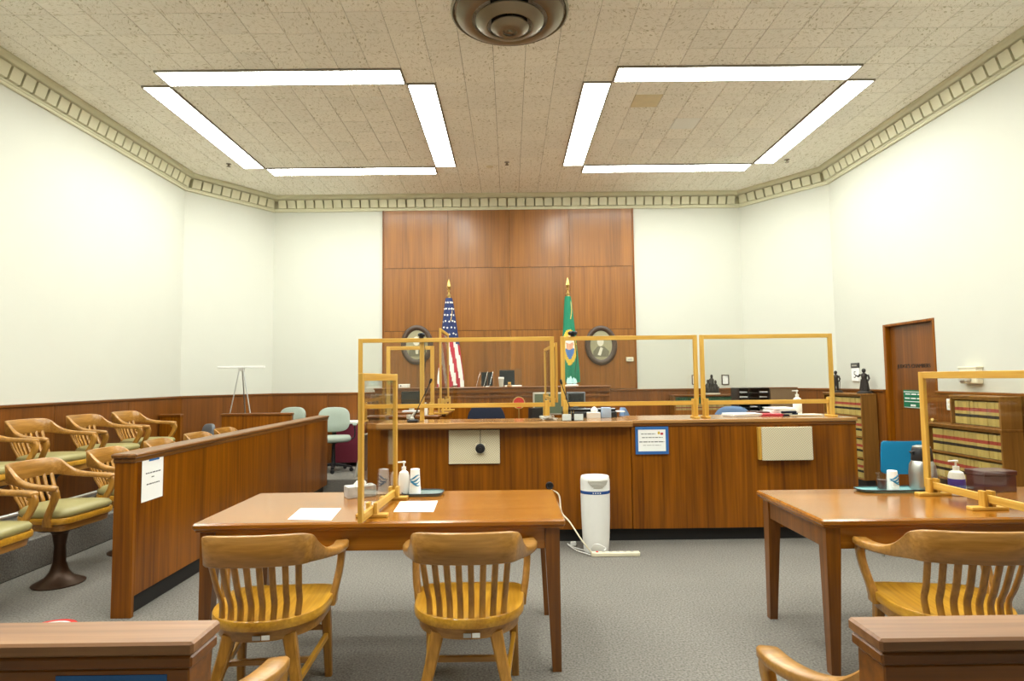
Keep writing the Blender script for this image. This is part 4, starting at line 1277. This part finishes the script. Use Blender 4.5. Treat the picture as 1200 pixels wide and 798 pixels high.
# ------------------------------------------------------------------ office chairs
def office_chair(label, loc, rz, fab, top, bw=.23, arms=True, group=None):
    t = thing('office_chair', label, 'chair', loc, rz, group)
    for k in range(5):
        a_ = k * 2 * math.pi / 5 + .3
        e = (.27 * math.cos(a_), .27 * math.sin(a_))
        part('base_arm', MB().bar([(0, 0, .11), (e[0], e[1], .075)], [.03, .02], [.02, .012], (-math.sin(a_), math.cos(a_), 0)), M['black'], t)
        part('caster', MB().lathe([(.008, -.02), (.028, -.018), (.03, 0), (.028, .018), (.008, .02)], 12).xf(Matrix.Translation((e[0], e[1], .031)) @ Matrix.Rotation(math.pi / 2, 4, 'X')), M['black'], t)
    part('column', MB().lathe([(.04, .1), (.028, .13), (.024, .4), (.07, .42), (.07, .44)], 14), M['black'], t)
    se = []
    for q in range(24):
        a_ = q * math.pi / 12; c_, s_ = math.cos(a_), math.sin(a_)
        se.append((.25 * math.copysign(abs(c_) ** .7, c_), .235 * math.copysign(abs(s_) ** .7, s_)))
    part('seat', MB().loft([[(x * k_, y * k_, z) for x, y in se] for k_, z in ((.9, .435), (1, .455), (1, .49), (.93, .515), (.5, .52), (.05, .52))]), M[fab], t, 60)
    bh = (top - .56) / 2; zc = .56 + bh
    rings = []
    for d_, k_ in ((-.265, .82), (-.25, 1), (-.215, 1), (-.2, .9), (-.198, .4), (-.198, .05)):
        r = []
        for q in range(28):
            a_ = q * math.pi / 14; c_, s_ = math.cos(a_), math.sin(a_)
            x = bw * k_ * math.copysign(abs(c_) ** .65, c_); z = bh * k_ * math.copysign(abs(s_) ** .65, s_)
            r.append((x, d_ + .55 * x * x - .12 * z + .02, zc + z))
        rings.append(r)
    part('backrest', MB().loft(rings), M[fab], t, 60)
    part('back_bar', MB().bar([(0, -.1, .43), (0, -.27, .45), (0, -.29, .6)], .03, .008, (1, 0, 0)), M['black'], t)
    if arms:
        for sg in (-1, 1):
            q = crv([(sg * .24, -.05, .45), (sg * .3, -.05, .5), (sg * .3, -.05, .66), (sg * .3, .02, .67)], 3)
            part('arm_support', MB().bar(q, .018, .01, (0, 1, 0)), M['black'], t)
            part('arm_pad', MB().box(sg * .3 - .03, sg * .3 + .03, -.12, .13, .665, .695, .012), M[fab], t)
    return t


Yc = 6.35
top_n = atY(568, 477, 6.45).z
office_chair('navy tweed office chair behind the counter below the laptop', (atY(568, 480, 6.5).x, 6.72, 0), math.pi, 'navy', top_n + .02, .225, False)
office_chair('light blue office chair turned sideways behind the blue bordered notice', (atY(756, 480, 6.7).x + .0, 6.72, 0), -1.9, 'bluegrey', 1.17, .21)
office_chair('blue grey office chair behind the papers on the counter', (atY(862, 480, 6.6).x, 6.75, 0), 2.7, 'bluegrey', 1.16, .22)
p = atY(391, 500, 8.98)
office_chair('sage green office chair with arms beside the maroon cart', (p.x, 8.98, .18), math.pi + .25, 'sage', .93, .23)
p = atY(332, 490, 9.15)
office_chair('sage green office chair half hidden behind the jury gate panel', (p.x, 9.2, .18), math.pi - .3, 'sage', .93, .23, False)
p = atY(228, 505, 8.75)
office_chair('slate grey office chair low between the jury gate and the left partition', (-4.44, 8.62, .18), 2.4, 'greyfab', .86, .22, False).scale = (.85, .85, .85)
# maroon cart and leaning board
p = atY(408, 520, 9.6)
t = thing('cart', 'maroon sided cart with a white top near the sage office chair', 'cart', (p.x - .02, 9.66, .18))
part('body', MB().box(-.16, .24, -.2, .2, .06, .66, .006), M['maroon'], t)
part('top', MB().box(-.18, .26, -.22, .22, .66, .69, .006), M['white'], t)
for x in (-.12, .2):
    for y in (-.15, .15): part('caster', MB().lathe([(.028, -.012), (.03, 0), (.028, .012)], 12).xf(Matrix.Translation((x, y, .03)) @ Matrix.Rotation(math.pi / 2, 4, 'X')), M['black'], t)
a = atY(415, 552, 8.6)
t = thing('leaning_board', 'grey framed board leaning near the maroon cart', 'board', (a.x + .06, 8.75, .18))
i_ = MB().box(-.012, .012, -.3, .3, 0, .58, .003)
part('board', i_.xf(Matrix.Rotation(.2, 4, 'Y')), M['greyfab'], t)
i_ = MB(); i_.box(-.016, .016, -.31, -.3, 0, .59); i_.box(-.016, .016, .3, .31, 0, .59); i_.box(-.016, .016, -.3, .3, .58, .59)
part('frame', i_.xf(Matrix.Rotation(.2, 4, 'Y')), M['putty'], t)

# easel
YE = 8.75
p = atY(283, 430, YE)
t = thing('easel', 'pale aluminium tripod easel with a white top bar behind the jury box', 'easel', (p.x, YE, .18))
hE = p.z - .18
part('top_bar', MB().box(-.34, .34, -.02, .01, hE - .015, hE + .012, .004), M['white'], t)
part('head', MB().box(-.04, .04, -.015, .03, hE - .06, hE - .015, .004), M['alu'], t)
for q, nm in ((((-.03, 0, hE - .05), (-.22, -.25, 0)), 'leg'), (((.03, 0, hE - .05), (.34, -.12, 0)), 'leg'), (((0, .03, hE - .05), (-.06, .45, 0)), 'leg')):
    a_, b_ = Vector(q[0]), Vector(q[1]); c_ = a_.lerp(b_, .47)
    l_ = part(nm, MB().tube([c_, b_], .013, 8), M['alu'], t)
    part('upper_tube', MB().tube([a_, c_], .008, 8), M['steel'], l_)
    part('foot_tip', MB().lathe([(.016, 0), (.016, .04)], 8, (b_.x, b_.y, 0)), M['black'], l_)

# ------------------------------------------------------------------ spectator rails in the foreground
ZR = 1.0
c1, c2 = atZ(257, 725.5, ZR), atZ(228, 753, ZR)
c3, c4 = atZ(994, 722, ZR), atZ(1030, 749.5, ZR)
for lab, x0, x1, yf_, yn, tape in (('wooden spectator rail marked with a strip of blue tape, before the jury side armchairs', -3.2, (c1.x + c2.x) / 2, c1.y, c2.y, True),
                                   ('wooden spectator rail without tape, before the vacuum jug table', (c3.x + c4.x) / 2, 3.2, c3.y, c4.y, False)):
    t = thing('spectator_rail', lab, 'railing', ((x0 + x1) / 2, (yf_ + yn) / 2, 0))
    i_ = .012
    part('cap', MB().box(x0, x1, yn, yf_, ZR - .026, ZR, .005), M['cap'], t, world=True)
    part('moulding', MB().box(x0 + .004, x1 - .004, yn + .004, yf_ - .004, ZR - .052, ZR - .028, .004), M['bench_x'], t, world=True)
    part('panel', MB().box(x0 + i_, x1 - i_, yn + i_, yf_ - i_, .1, ZR - .054, .003), M['bench_x'], t, world=True)
    part('kick_base', MB().box(x0 + .03, x1 - .03, yn + .03, yf_ - .03, 0, .1), M['kick'], t, world=True)
    if tape:
        a, b = atY(66, 792, yn + i_), atY(196, 790, yn + i_)
        part('tape', MB().box(a.x, b.x, yn + i_ - .002, yn + i_ - .0005, b.z - .05, b.z), M['tape'], t, 0, world=True)

# floor marker
p = atZ(56, 737, 0)
t = thing('floor_marker', 'round red and white floor marker behind the spectator rail', 'floor marker', (p.x, p.y, 0))
part('disc', MB().lathe([(.15, 0), (.15, .002)], 32), M['red'], t, 0)
part('ring', MB().lathe([(.12, .002), (.12, .003), (.1, .003), (.1, .002)], 32, caps=False), M['white'], t, 0)
part('mark', MB().box(-.07, .07, -.012, .012, .002, .003).box(-.012, .012, -.07, .07, .002, .0031), M['white'], t, 0)

# ------------------------------------------------------------------ things on the left table
ZT = .775


def paper(label, a, b, c, d, z):
    ps = [atZ(x, y, z) for x, y in (a, b, c, d)]
    ctr = sum(ps, Vector()) / 4
    mb = MB().loft([[tuple(p_ - ctr + Vector((0, 0, h))) for p_ in ps] for h in (.0006, .0018)])
    return solo('paper_sheet', mb, M['paper'], label, 'paper', 'sheets on the counsel table', loc=(ctr.x, ctr.y, z), smooth=0)


paper('white sheet of paper in front of the floral tissue box', (337, 609), (388, 610), (400, 596), (352, 596), ZT)
paper('white sheet of paper in front of the drinks tray', (461, 600), (508, 600), (513, 587), (469, 588), ZT)
p = atZ(473, 583, ZT)


def tray(label, loc, rx, ry, mat):
    n = 36; sh = []
    for q in range(n):
        a_ = 2 * math.pi * q / n; c_, s_ = math.cos(a_), math.sin(a_)
        sh.append((math.copysign(abs(c_) ** .6, c_), math.copysign(abs(s_) ** .6, s_)))
    t = thing('tray', label, 'tray', loc)
    part('dish', MB().loft([[(x * rx * k_, y * ry * k_, z) for x, y in sh] for k_, z in ((.92, 0), (1, .014), (.99, .018), (.93, .007), (.5, .006), (.02, .006))]), M[mat], t, 50)
    part('rim', MB().tube([(x * rx, y * ry, .016) for x, y in sh + sh[:1]], .004, 6), M['black'], t)
    return t


M['tray_grey'] = plain('grey blue tray', '7b8c8a', .3)
TY = 3.9
tray('oval grey tray holding cups and sanitizer behind the edge-on shield', (-.56, TY, ZT), .13, .09, 'tray_grey')


def cup_stack(label, loc, h, r, group):
    t = thing('cup_stack', label, 'cups', loc, 0, group)
    part('cups', MB().lathe([(r, 0), (r * 1.02, .003), (r * .98, .012), (r * .78, h), (r * .7, h + .001), (.002, h)], 22), M['paper'], t)
    for k in range(4):
        mb = MB()
        z = h * (.42 + .09 * k); r_ = r * (.98 - .2 * (z / h)) + .0012
        pts = [(r_ * math.cos(a_), r_ * math.sin(a_), z + .012 * math.sin(2 * a_ + k)) for a_ in [-2.6 + .17 * q for q in range(14)]]
        mb.tube(pts, [.0008 + .0042 * math.sin(math.pi * q / 13) for q in range(14)], 5)
        part('printed_stripe', mb, M['cupblue'], t)
    for k in range(3):
        z = .014 + k * .012
        part('rim', MB().tube([(r * (1.0 - .2 * z / h) * math.cos(q * math.pi / 12), r * (1 - .2 * z / h) * math.sin(q * math.pi / 12), z) for q in range(25)], .0018, 5), M['paper'], t)


pump_bottle('white pump sanitizer bottle on the oval grey tray', (atY(473, 570, TY).x, TY + .01, ZT + .007), .95, 'white', .3)
cup_stack('stack of white paper cups with blue print on the oval grey tray', (atY(486, 570, TY).x + .004, TY - .01, ZT + .007), .155, .037, 'cup stacks on the tables')
t = thing('tissue_box', 'grey floral tissue box near the edge-on shield', 'tissue box', (-.95, 3.86, ZT), .5)
part('carton', MB().box(-.09, .09, -.05, .05, 0, .07, .003), M['floral'], t)
part('opening', MB().lathe([(.05, .0705), (.05, .0715)], 20, sxy=(1, .5)), M['paper'], t)
part('tissue', MB().loft([[(x * k_, y * k_ + .01 * math.sin(x * 60), z) for x, y in ((.04, .006), (.01, .014), (-.03, .012), (-.04, -.006), (-.008, -.014), (.03, -.012))] for k_, z in ((1, .071), (1.1, .084), (.7, .1))]), M['paper'], t)

# ------------------------------------------------------------------ things on the right table
pT = atZ(1066, 575, ZT)
M['tray_teal'] = plain('pale teal tray', '7fb0b2', .3)
tray('long teal tray holding the steel vacuum jug and cups', (2.43, 3.82, ZT), .27, .08, 'tray_teal')
pj = atY(1081, 560, 3.83)
t = thing('vacuum_jug', 'brushed steel vacuum jug with a black collar on the teal tray', 'jug', (2.525, 3.825, ZT + .007))
t.location.x = pj.x
part('body', MB().lathe([(.07, 0), (.075, .006), (.076, .1), (.071, .15), (.058, .178)], 28), M['steel'], t)
part('collar', MB().lathe([(.058, .178), (.06, .186), (.054, .25), (.049, .258)], 28), M['black'], t)
part('lid', MB().lathe([(.049, .258), (.049, .266), (.03, .272), (.002, .273)], 24), M['steel'], t)
part('handle', MB().tube(crv([(.02, .05, .24), (.03, .085, .23), (.03, .095, .16), (.02, .075, .1)], 4), .009, 8), M['black'], t)
part('spout', MB().prism([(-.045, .2), (-.075, .235), (-.045, .24)], -.012, .012, 'y'), M['black'], t)
pc_ = atY(1046, 565, 3.81)
cup_stack('stack of white paper cups with blue print on the long teal tray', (pc_.x, 3.81, ZT + .007), .12, .036, 'cup stacks on the tables')
pg = atY(1033, 565, 3.84)
t = thing('drinking_glass', 'dark drinking glass beside the paper cups on the teal tray', 'glass', (pg.x + .003, 3.84, ZT + .007))
part('wall', MB().lathe([(.03, .0), (.031, .004), (.034, .1), (.031, .1), (.028, .006), (.002, .006)], 20), M['glass'], t)
part('drink', MB().lathe([(.026, .007), (.029, .06), (.002, .061)], 16), M['binder'], t)
pb = atY(1111, 568, 3.72)
pump_bottle('white pump bottle with purple label beside the vacuum jug', (pb.x + .01, 3.66, ZT), .98, 'purple', .2).scale = (1.22, 1.22, 1)
pm = atY(1164, 560, 3.78)
t = thing('storage_box', 'dark maroon storage box on the vacuum jug table', 'box', (pm.x, 3.8, ZT), .06)
part('case', MB().box(-.105, .105, -.07, .07, 0, .1, .004), M['binder'], t)
part('lid', MB().box(-.11, .11, -.075, .075, .1, .128, .004), M['binder'], t)

# teal chair behind the right table
pq = atY(1054, 545, 5.2)
t = thing('plastic_chair', 'teal blue plastic chair with steel frame behind the vacuum jug', 'chair', (pq.x, 5.33, 0), -.1)
rings = []
for z, k_ in ((.67, .85), (.683, .97), (.70, 1), (.90, 1), (.932, .97), (.945, .88)):
    ring_ = []
    for u in (-1, -.9, -.5, 0, .5, .9, 1): ring_.append((u * .178 * k_, -.2 - .03 * (1 - u * u) - .1 * (z - .66), z))
    for u in (1, .9, .5, 0, -.5, -.9, -1): ring_.append((u * .178 * k_, -.215 - .03 * (1 - u * u) - .1 * (z - .66), z))
    rings.append(ring_)
part('backrest', MB().loft(rings), M['teal'], t, 60)
part('seat', MB().box(-.21, .21, -.2, .22, .455, .485, .012), M['teal'], t)
for sg in (-1, 1):
    part('leg', MB().tube(crv([(sg * .1, -.24, .7), (sg * .11, -.25, .6), (sg * .16, -.2, .45), (sg * .2, -.24, .2), (sg * .22, -.27, 0)], 3), .011, 8), M['chrome'], t)
    part('leg', MB().tube([(sg * .18, -.18, .445), (sg * .19, .15, .445), (sg * .21, .22, 0)], .011, 8), M['chrome'], t)

# ------------------------------------------------------------------ air purifier, power strip, cables
pp = Vector((.737, 5.36, 0))
t = thing('air_purifier', 'white tower air purifier with a blue band before the counter', 'air purifier', pp)
n = 36
part('body', MB().lathe([(.105, 0), (.108, .01), (.118, .12), (.125, .3), (.128, .5)], n, sxy=(1, .8)), M['white'], t, 50)
part('band', MB().lathe([(.1285, .5), (.1295, .504), (.1295, .522), (.1285, .526)], n, sxy=(1, .8)), plain('blue glossy band', '2b4f8c', .25), t, 50)
part('head', MB().lathe([(.128, .526), (.128, .615), (.122, .645), (.115, .65), (.09, .644), (.002, .642)], n, sxy=(1, .8)), M['white'], t, 50)
g = MB()
for k in range(7):
    z = .615 - k * .0095; hwid = .085 - .045 * (k / 6) ** 2
    pts = [(x, -.8 * math.sqrt(max(0, .1305 ** 2 - (x) ** 2)), z) for x in [hwid * (-1 + q / 6) + .012 for q in range(13)]]
    g.tube(pts, .0046, 6)
part('vent_grille', g, M['putty'], t)
for k in range(4):
    part('button', MB().box(-.03 + k * .02 - .005, -.03 + k * .02 + .005, -.1055, -.103, .509, .517, .001), M['white'], t)
ps_ = atZ(719, 650, 0)
t = thing('power_strip', 'cream power strip on the carpet before the air purifier', 'power strip', (ps_.x + .01, 5.2, 0))
part('case', MB().box(-.205, .205, -.025, .025, 0, .035, .006), M['cream'], t)
for k in range(5): part('socket', MB().box(-.1 + k * .06 - .014, -.1 + k * .06 + .014, -.014, .014, .035, .0365, .001), M['putty'], t)
part('switch', MB().box(-.165, -.145, -.01, .01, .035, .042, .002), M['red'], t)
cab = crv([atY(646, 574, 5.6), atY(655, 580, 5.56), atY(658, 600, 5.4), atY(668, 612, 5.3), atY(681, 632, 5.2), Vector((ps_.x - .19, 5.19, .03))], 6)
solo('extension_cord', MB().tube(cab, .007, 8), M['cream'], 'cream power cord dropping from the cable port to the power strip', 'cord')
cab = crv([Vector((ps_.x - .2, 5.2, .012))] + [atZ(x, y, .012) for x, y in ((685, 648), (676, 645), (668, 640), (665, 637), (672, 641), (682, 644), (690, 646))], 6)
t = thing('adapter_cord', 'white looped cord with a plug on the carpet beside the power strip', 'cord', atZ(672, 640, .0))
part('cord', MB().tube([c - Vector(t.location) for c in cab], .004, 6), M['white'], t)
part('plug', MB().box(-.025, .025, -.02, .02, .004, .04, .006), M['white'], t)
cab = crv([(pp.x - .08, 5.27, .03), (pp.x - .02, 5.24, .09), (pp.x + .06, 5.23, .06), (pp.x + .04, 5.2, .045)], 6)
solo('purifier_cord', MB().tube(cab, .004, 6), M['white'], 'short white cord arching from the purifier to the power strip', 'cord')

# ------------------------------------------------------------------ things on the counter
def microphone(label, loc, tip):
    t = thing('microphone', label, 'microphone', loc, 0, 'gooseneck microphones on the counter')
    part('base', MB().box(-.05, .05, -.05, .05, 0, .025, .008), M['black'], t)
    l_ = Vector(loc); e = Vector(tip) - l_
    q = crv([(0, 0, .02), tuple(e * .35 + Vector((0, 0, .02))), tuple(e * .8), tuple(e)], 5)
    part('gooseneck', MB().tube(q, .0045, 6), M['black'], t)
    d = (q[-1] - q[-3]).normalized()
    part('capsule', MB().tube([e - d * .012, e, e + d * .03, e + d * .038], [.006, .012, .012, .005], 10), M['black'], t)


m1 = atY(484, 490, 5.7)
microphone('black gooseneck microphone leaning over the counter near the witness stand', (m1.x, 5.7, ZC), atY(504, 448, 5.68))
m2 = atY(671, 489, 5.72)
microphone('black gooseneck microphone on the counter behind the clear trays', (m2.x - .0, 5.69, ZC), atY(658, 449, 5.68))
p = atY(487, 482, 5.86)
solo('camera_clamp', MB().box(-.05, -.01, -.03, .03, 0, .05, .01).tube([(-.03, 0, .05), (.0, 0, .09), (.03, 0, .1)], .012, 8).lathe([(.02, .0), (.024, .02), (.02, .04)], 12, (-.06, 0, .03)), M['putty'],
     'small grey clamp device at the foot of the webcam post', 'clamp', loc=(p.x + .02, 5.71, ZC))
for px, lab in ((664, 'clear plastic tray of white slips nearest the shield post'), (678, 'clear plastic tray of white slips beside the microphone stem')):
    p = atY(px, 490, 5.62)
    t = thing('slip_tray', lab, 'tray', (p.x, 5.62, ZC), 0, 'clear slip trays on the counter')
    mb = MB(); mb.box(-.046, .046, -.03, -.027, 0, .085); mb.box(-.046, .046, .027, .03, 0, .1); mb.box(-.046, -.043, -.027, .027, 0, .09); mb.box(.043, .046, -.027, .027, 0, .09); mb.box(-.043, .043, -.027, .027, 0, .004)
    part('tray', mb, M['glass'], t, 0)
    part('slips', MB().box(-.04, .04, -.02, .015, .005, .06), M['paper'], t, 0)
p = atY(697, 490, 5.95)
t = thing('tissue_box', 'small white tissue carton on the counter behind the clear trays', 'tissue box', (p.x, 5.98, ZC))
part('carton', MB().box(-.07, .055, -.05, .05, 0, .055, .003), M['white'], t)
part('tissue', MB().lathe([(.03, .055), (.036, .075), (.02, .1), (.004, .112)], 9), M['paper'], t)
p = atY(708, 488, 6.05)
solo('wipes_box', MB().box(-.045, .045, -.04, .04, 0, .1, .004), plain('pale blue carton', 'a9bcd6', .6), 'pale blue carton on the counter beside the white tissue carton', 'box', loc=(p.x + .01, 5.99, ZC))


def monitor(label, px0, px1, py0, Y, zb, scr, case):
    a, b = atY(px0, py0, Y), atY(px1, py0, Y)
    t = thing('monitor', label, 'monitor', ((a.x + b.x) / 2, Y, zb))
    hw = (b.x - a.x) / 2; h = a.z - zb
    part('case', MB().box(-hw, hw, 0, .04, h - 2 * hw * .72, h, .006), M[case], t)
    part('screen', MB().box(-hw + .02, hw - .02, -.003, 0, h - 2 * hw * .72 + .02, h - .02), M[scr], t)
    part('neck', MB().box(-.03, .03, .015, .05, .01, h - .1, .004), M[case], t)
    part('base', MB().box(-.11, .11, -.07, .12, 0, .014, .004), M[case], t)


monitor('putty coloured monitor with a grey green screen on the clerk desk', 624.5, 661, 460, 7.28, .74, 'screen', 'putty')
monitor('dark grey monitor on the clerk desk below the green flag', 664, 686, 459.5, 7.3, .74, 'screen_dark', 'greyfab')
a, b = atY(660, 478, 6.2), atY(720, 478, 6.2)
t = thing('printer', 'wide black printer behind the counter beside the microphone', 'printer', ((a.x + b.x) / 2, 6.16, .74))
hw = (b.x - a.x) / 2; h = a.z - .74
part('body', MB().box(-hw, hw, -.12, .2, 0, h - .03, .012), M['black'], t)
part('lid', MB().box(-hw + .01, hw - .01, -.11, .19, h - .03, h, .008), M['screen_dark'], t)
part('tray_slot', MB().box(-hw + .06, hw - .06, -.125, -.12, h * .35, h * .45), M['greyfab'], t)
part('paper_output', MB().box(hw - .02, hw + .09, -.05, .08, h - .045, h - .035), M['paper'], t)
a = atY(628, 478, 6.2)
t = thing('telephone', 'black desk telephone on a stand behind the counter', 'telephone', (a.x, 6.2, .74))
part('body', MB().prism([(-.08, 0), (.08, 0), (.05, a.z - .74), (-.03, a.z - .74)], -.06, .06, 'x').xf(Matrix.Rotation(.4, 4, 'Z')), M['black'], t)
part('handset', MB().tube(crv([(.05, -.07, .1), (.07, -.06, .2), (.07, .0, .3), (.05, .04, .36)], 3), [.022, .02, .016, .013, .012, .012, .013, .016, .02, .022], 8), M['black'], t)
# papers and folders on the right end of the counter
def pile(label, cat, name, px, py, Y, w_, d_, h_, mat, rz, n_=1):
    p = atY(px, py, Y)
    mb = MB()
    for k in range(n_):
        dx, dy = random.uniform(-.01, .01), random.uniform(-.01, .01)
        mb.box(-w_ / 2 + dx, w_ / 2 + dx, -d_ / 2 + dy, d_ / 2 + dy, h_ * k / n_ + .0005, h_ * (k + 1) / n_)
    return solo(name, mb, M[mat], label, cat, loc=(p.x, Y, ZC), rz=rz, smooth=0)


pile('loose heap of white papers on the counter before the blue grey chair', 'papers', 'paper_pile', 869, 488, 5.98, .3, .22, .03, 'paper', .2, 6)
pile('red folder lying on the counter beside the white papers', 'folder', 'folder', 901, 488, 6.0, .22, .24, .022, 'pink', -.2, 2)
pile('thick white paper stack on the counter behind the wood sided speaker', 'papers', 'paper_stack', 914, 487, 6.12, .24, .2, .075, 'paper', .05, 8)
pile('cream file folder on the counter near the shield end', 'folder', 'folder', 941, 488, 5.95, .3, .2, .014, 'cream', -.1, 2)
p = atY(921, 487, 5.97)
solo('stapler', MB().box(-.09, .09, -.02, .02, 0, .018, .006).box(-.085, .08, -.016, .016, .028, .05, .01).box(.04, .085, -.016, .016, .018, .03, .003), M['navy'], 'dark blue stapler lying among the counter papers', 'stapler', loc=(p.x, 5.9, ZC), rz=.15)
p = atY(936, 486, 6.15)
pump_bottle('large white pump bottle on the counter beside the paper stack', (p.x, 6.17, ZC), 1.15, 'white')
p = atY(890, 484, 6.1)
pile('brown leather book lying on the counter by the paper stack', 'book', 'leather_book', 889, 487, 6.16, .16, .2, .035, 'binder', .1, 1)

# tangle of cables by the middle post
p = atY(645, 489, 5.75)
cab = crv([(p.x + .1 * math.sin(k * 1.9) * (1 - k / 30) - .03, 5.7 + .03 * math.cos(k * 2.3), ZC + .006 + .012 * (k % 4)) for k in range(14)], 5)
solo('cable_coil', MB().tube(cab, .0045, 6), M['putty'], 'tangled grey cables on the counter beside the middle shield post', 'cables')
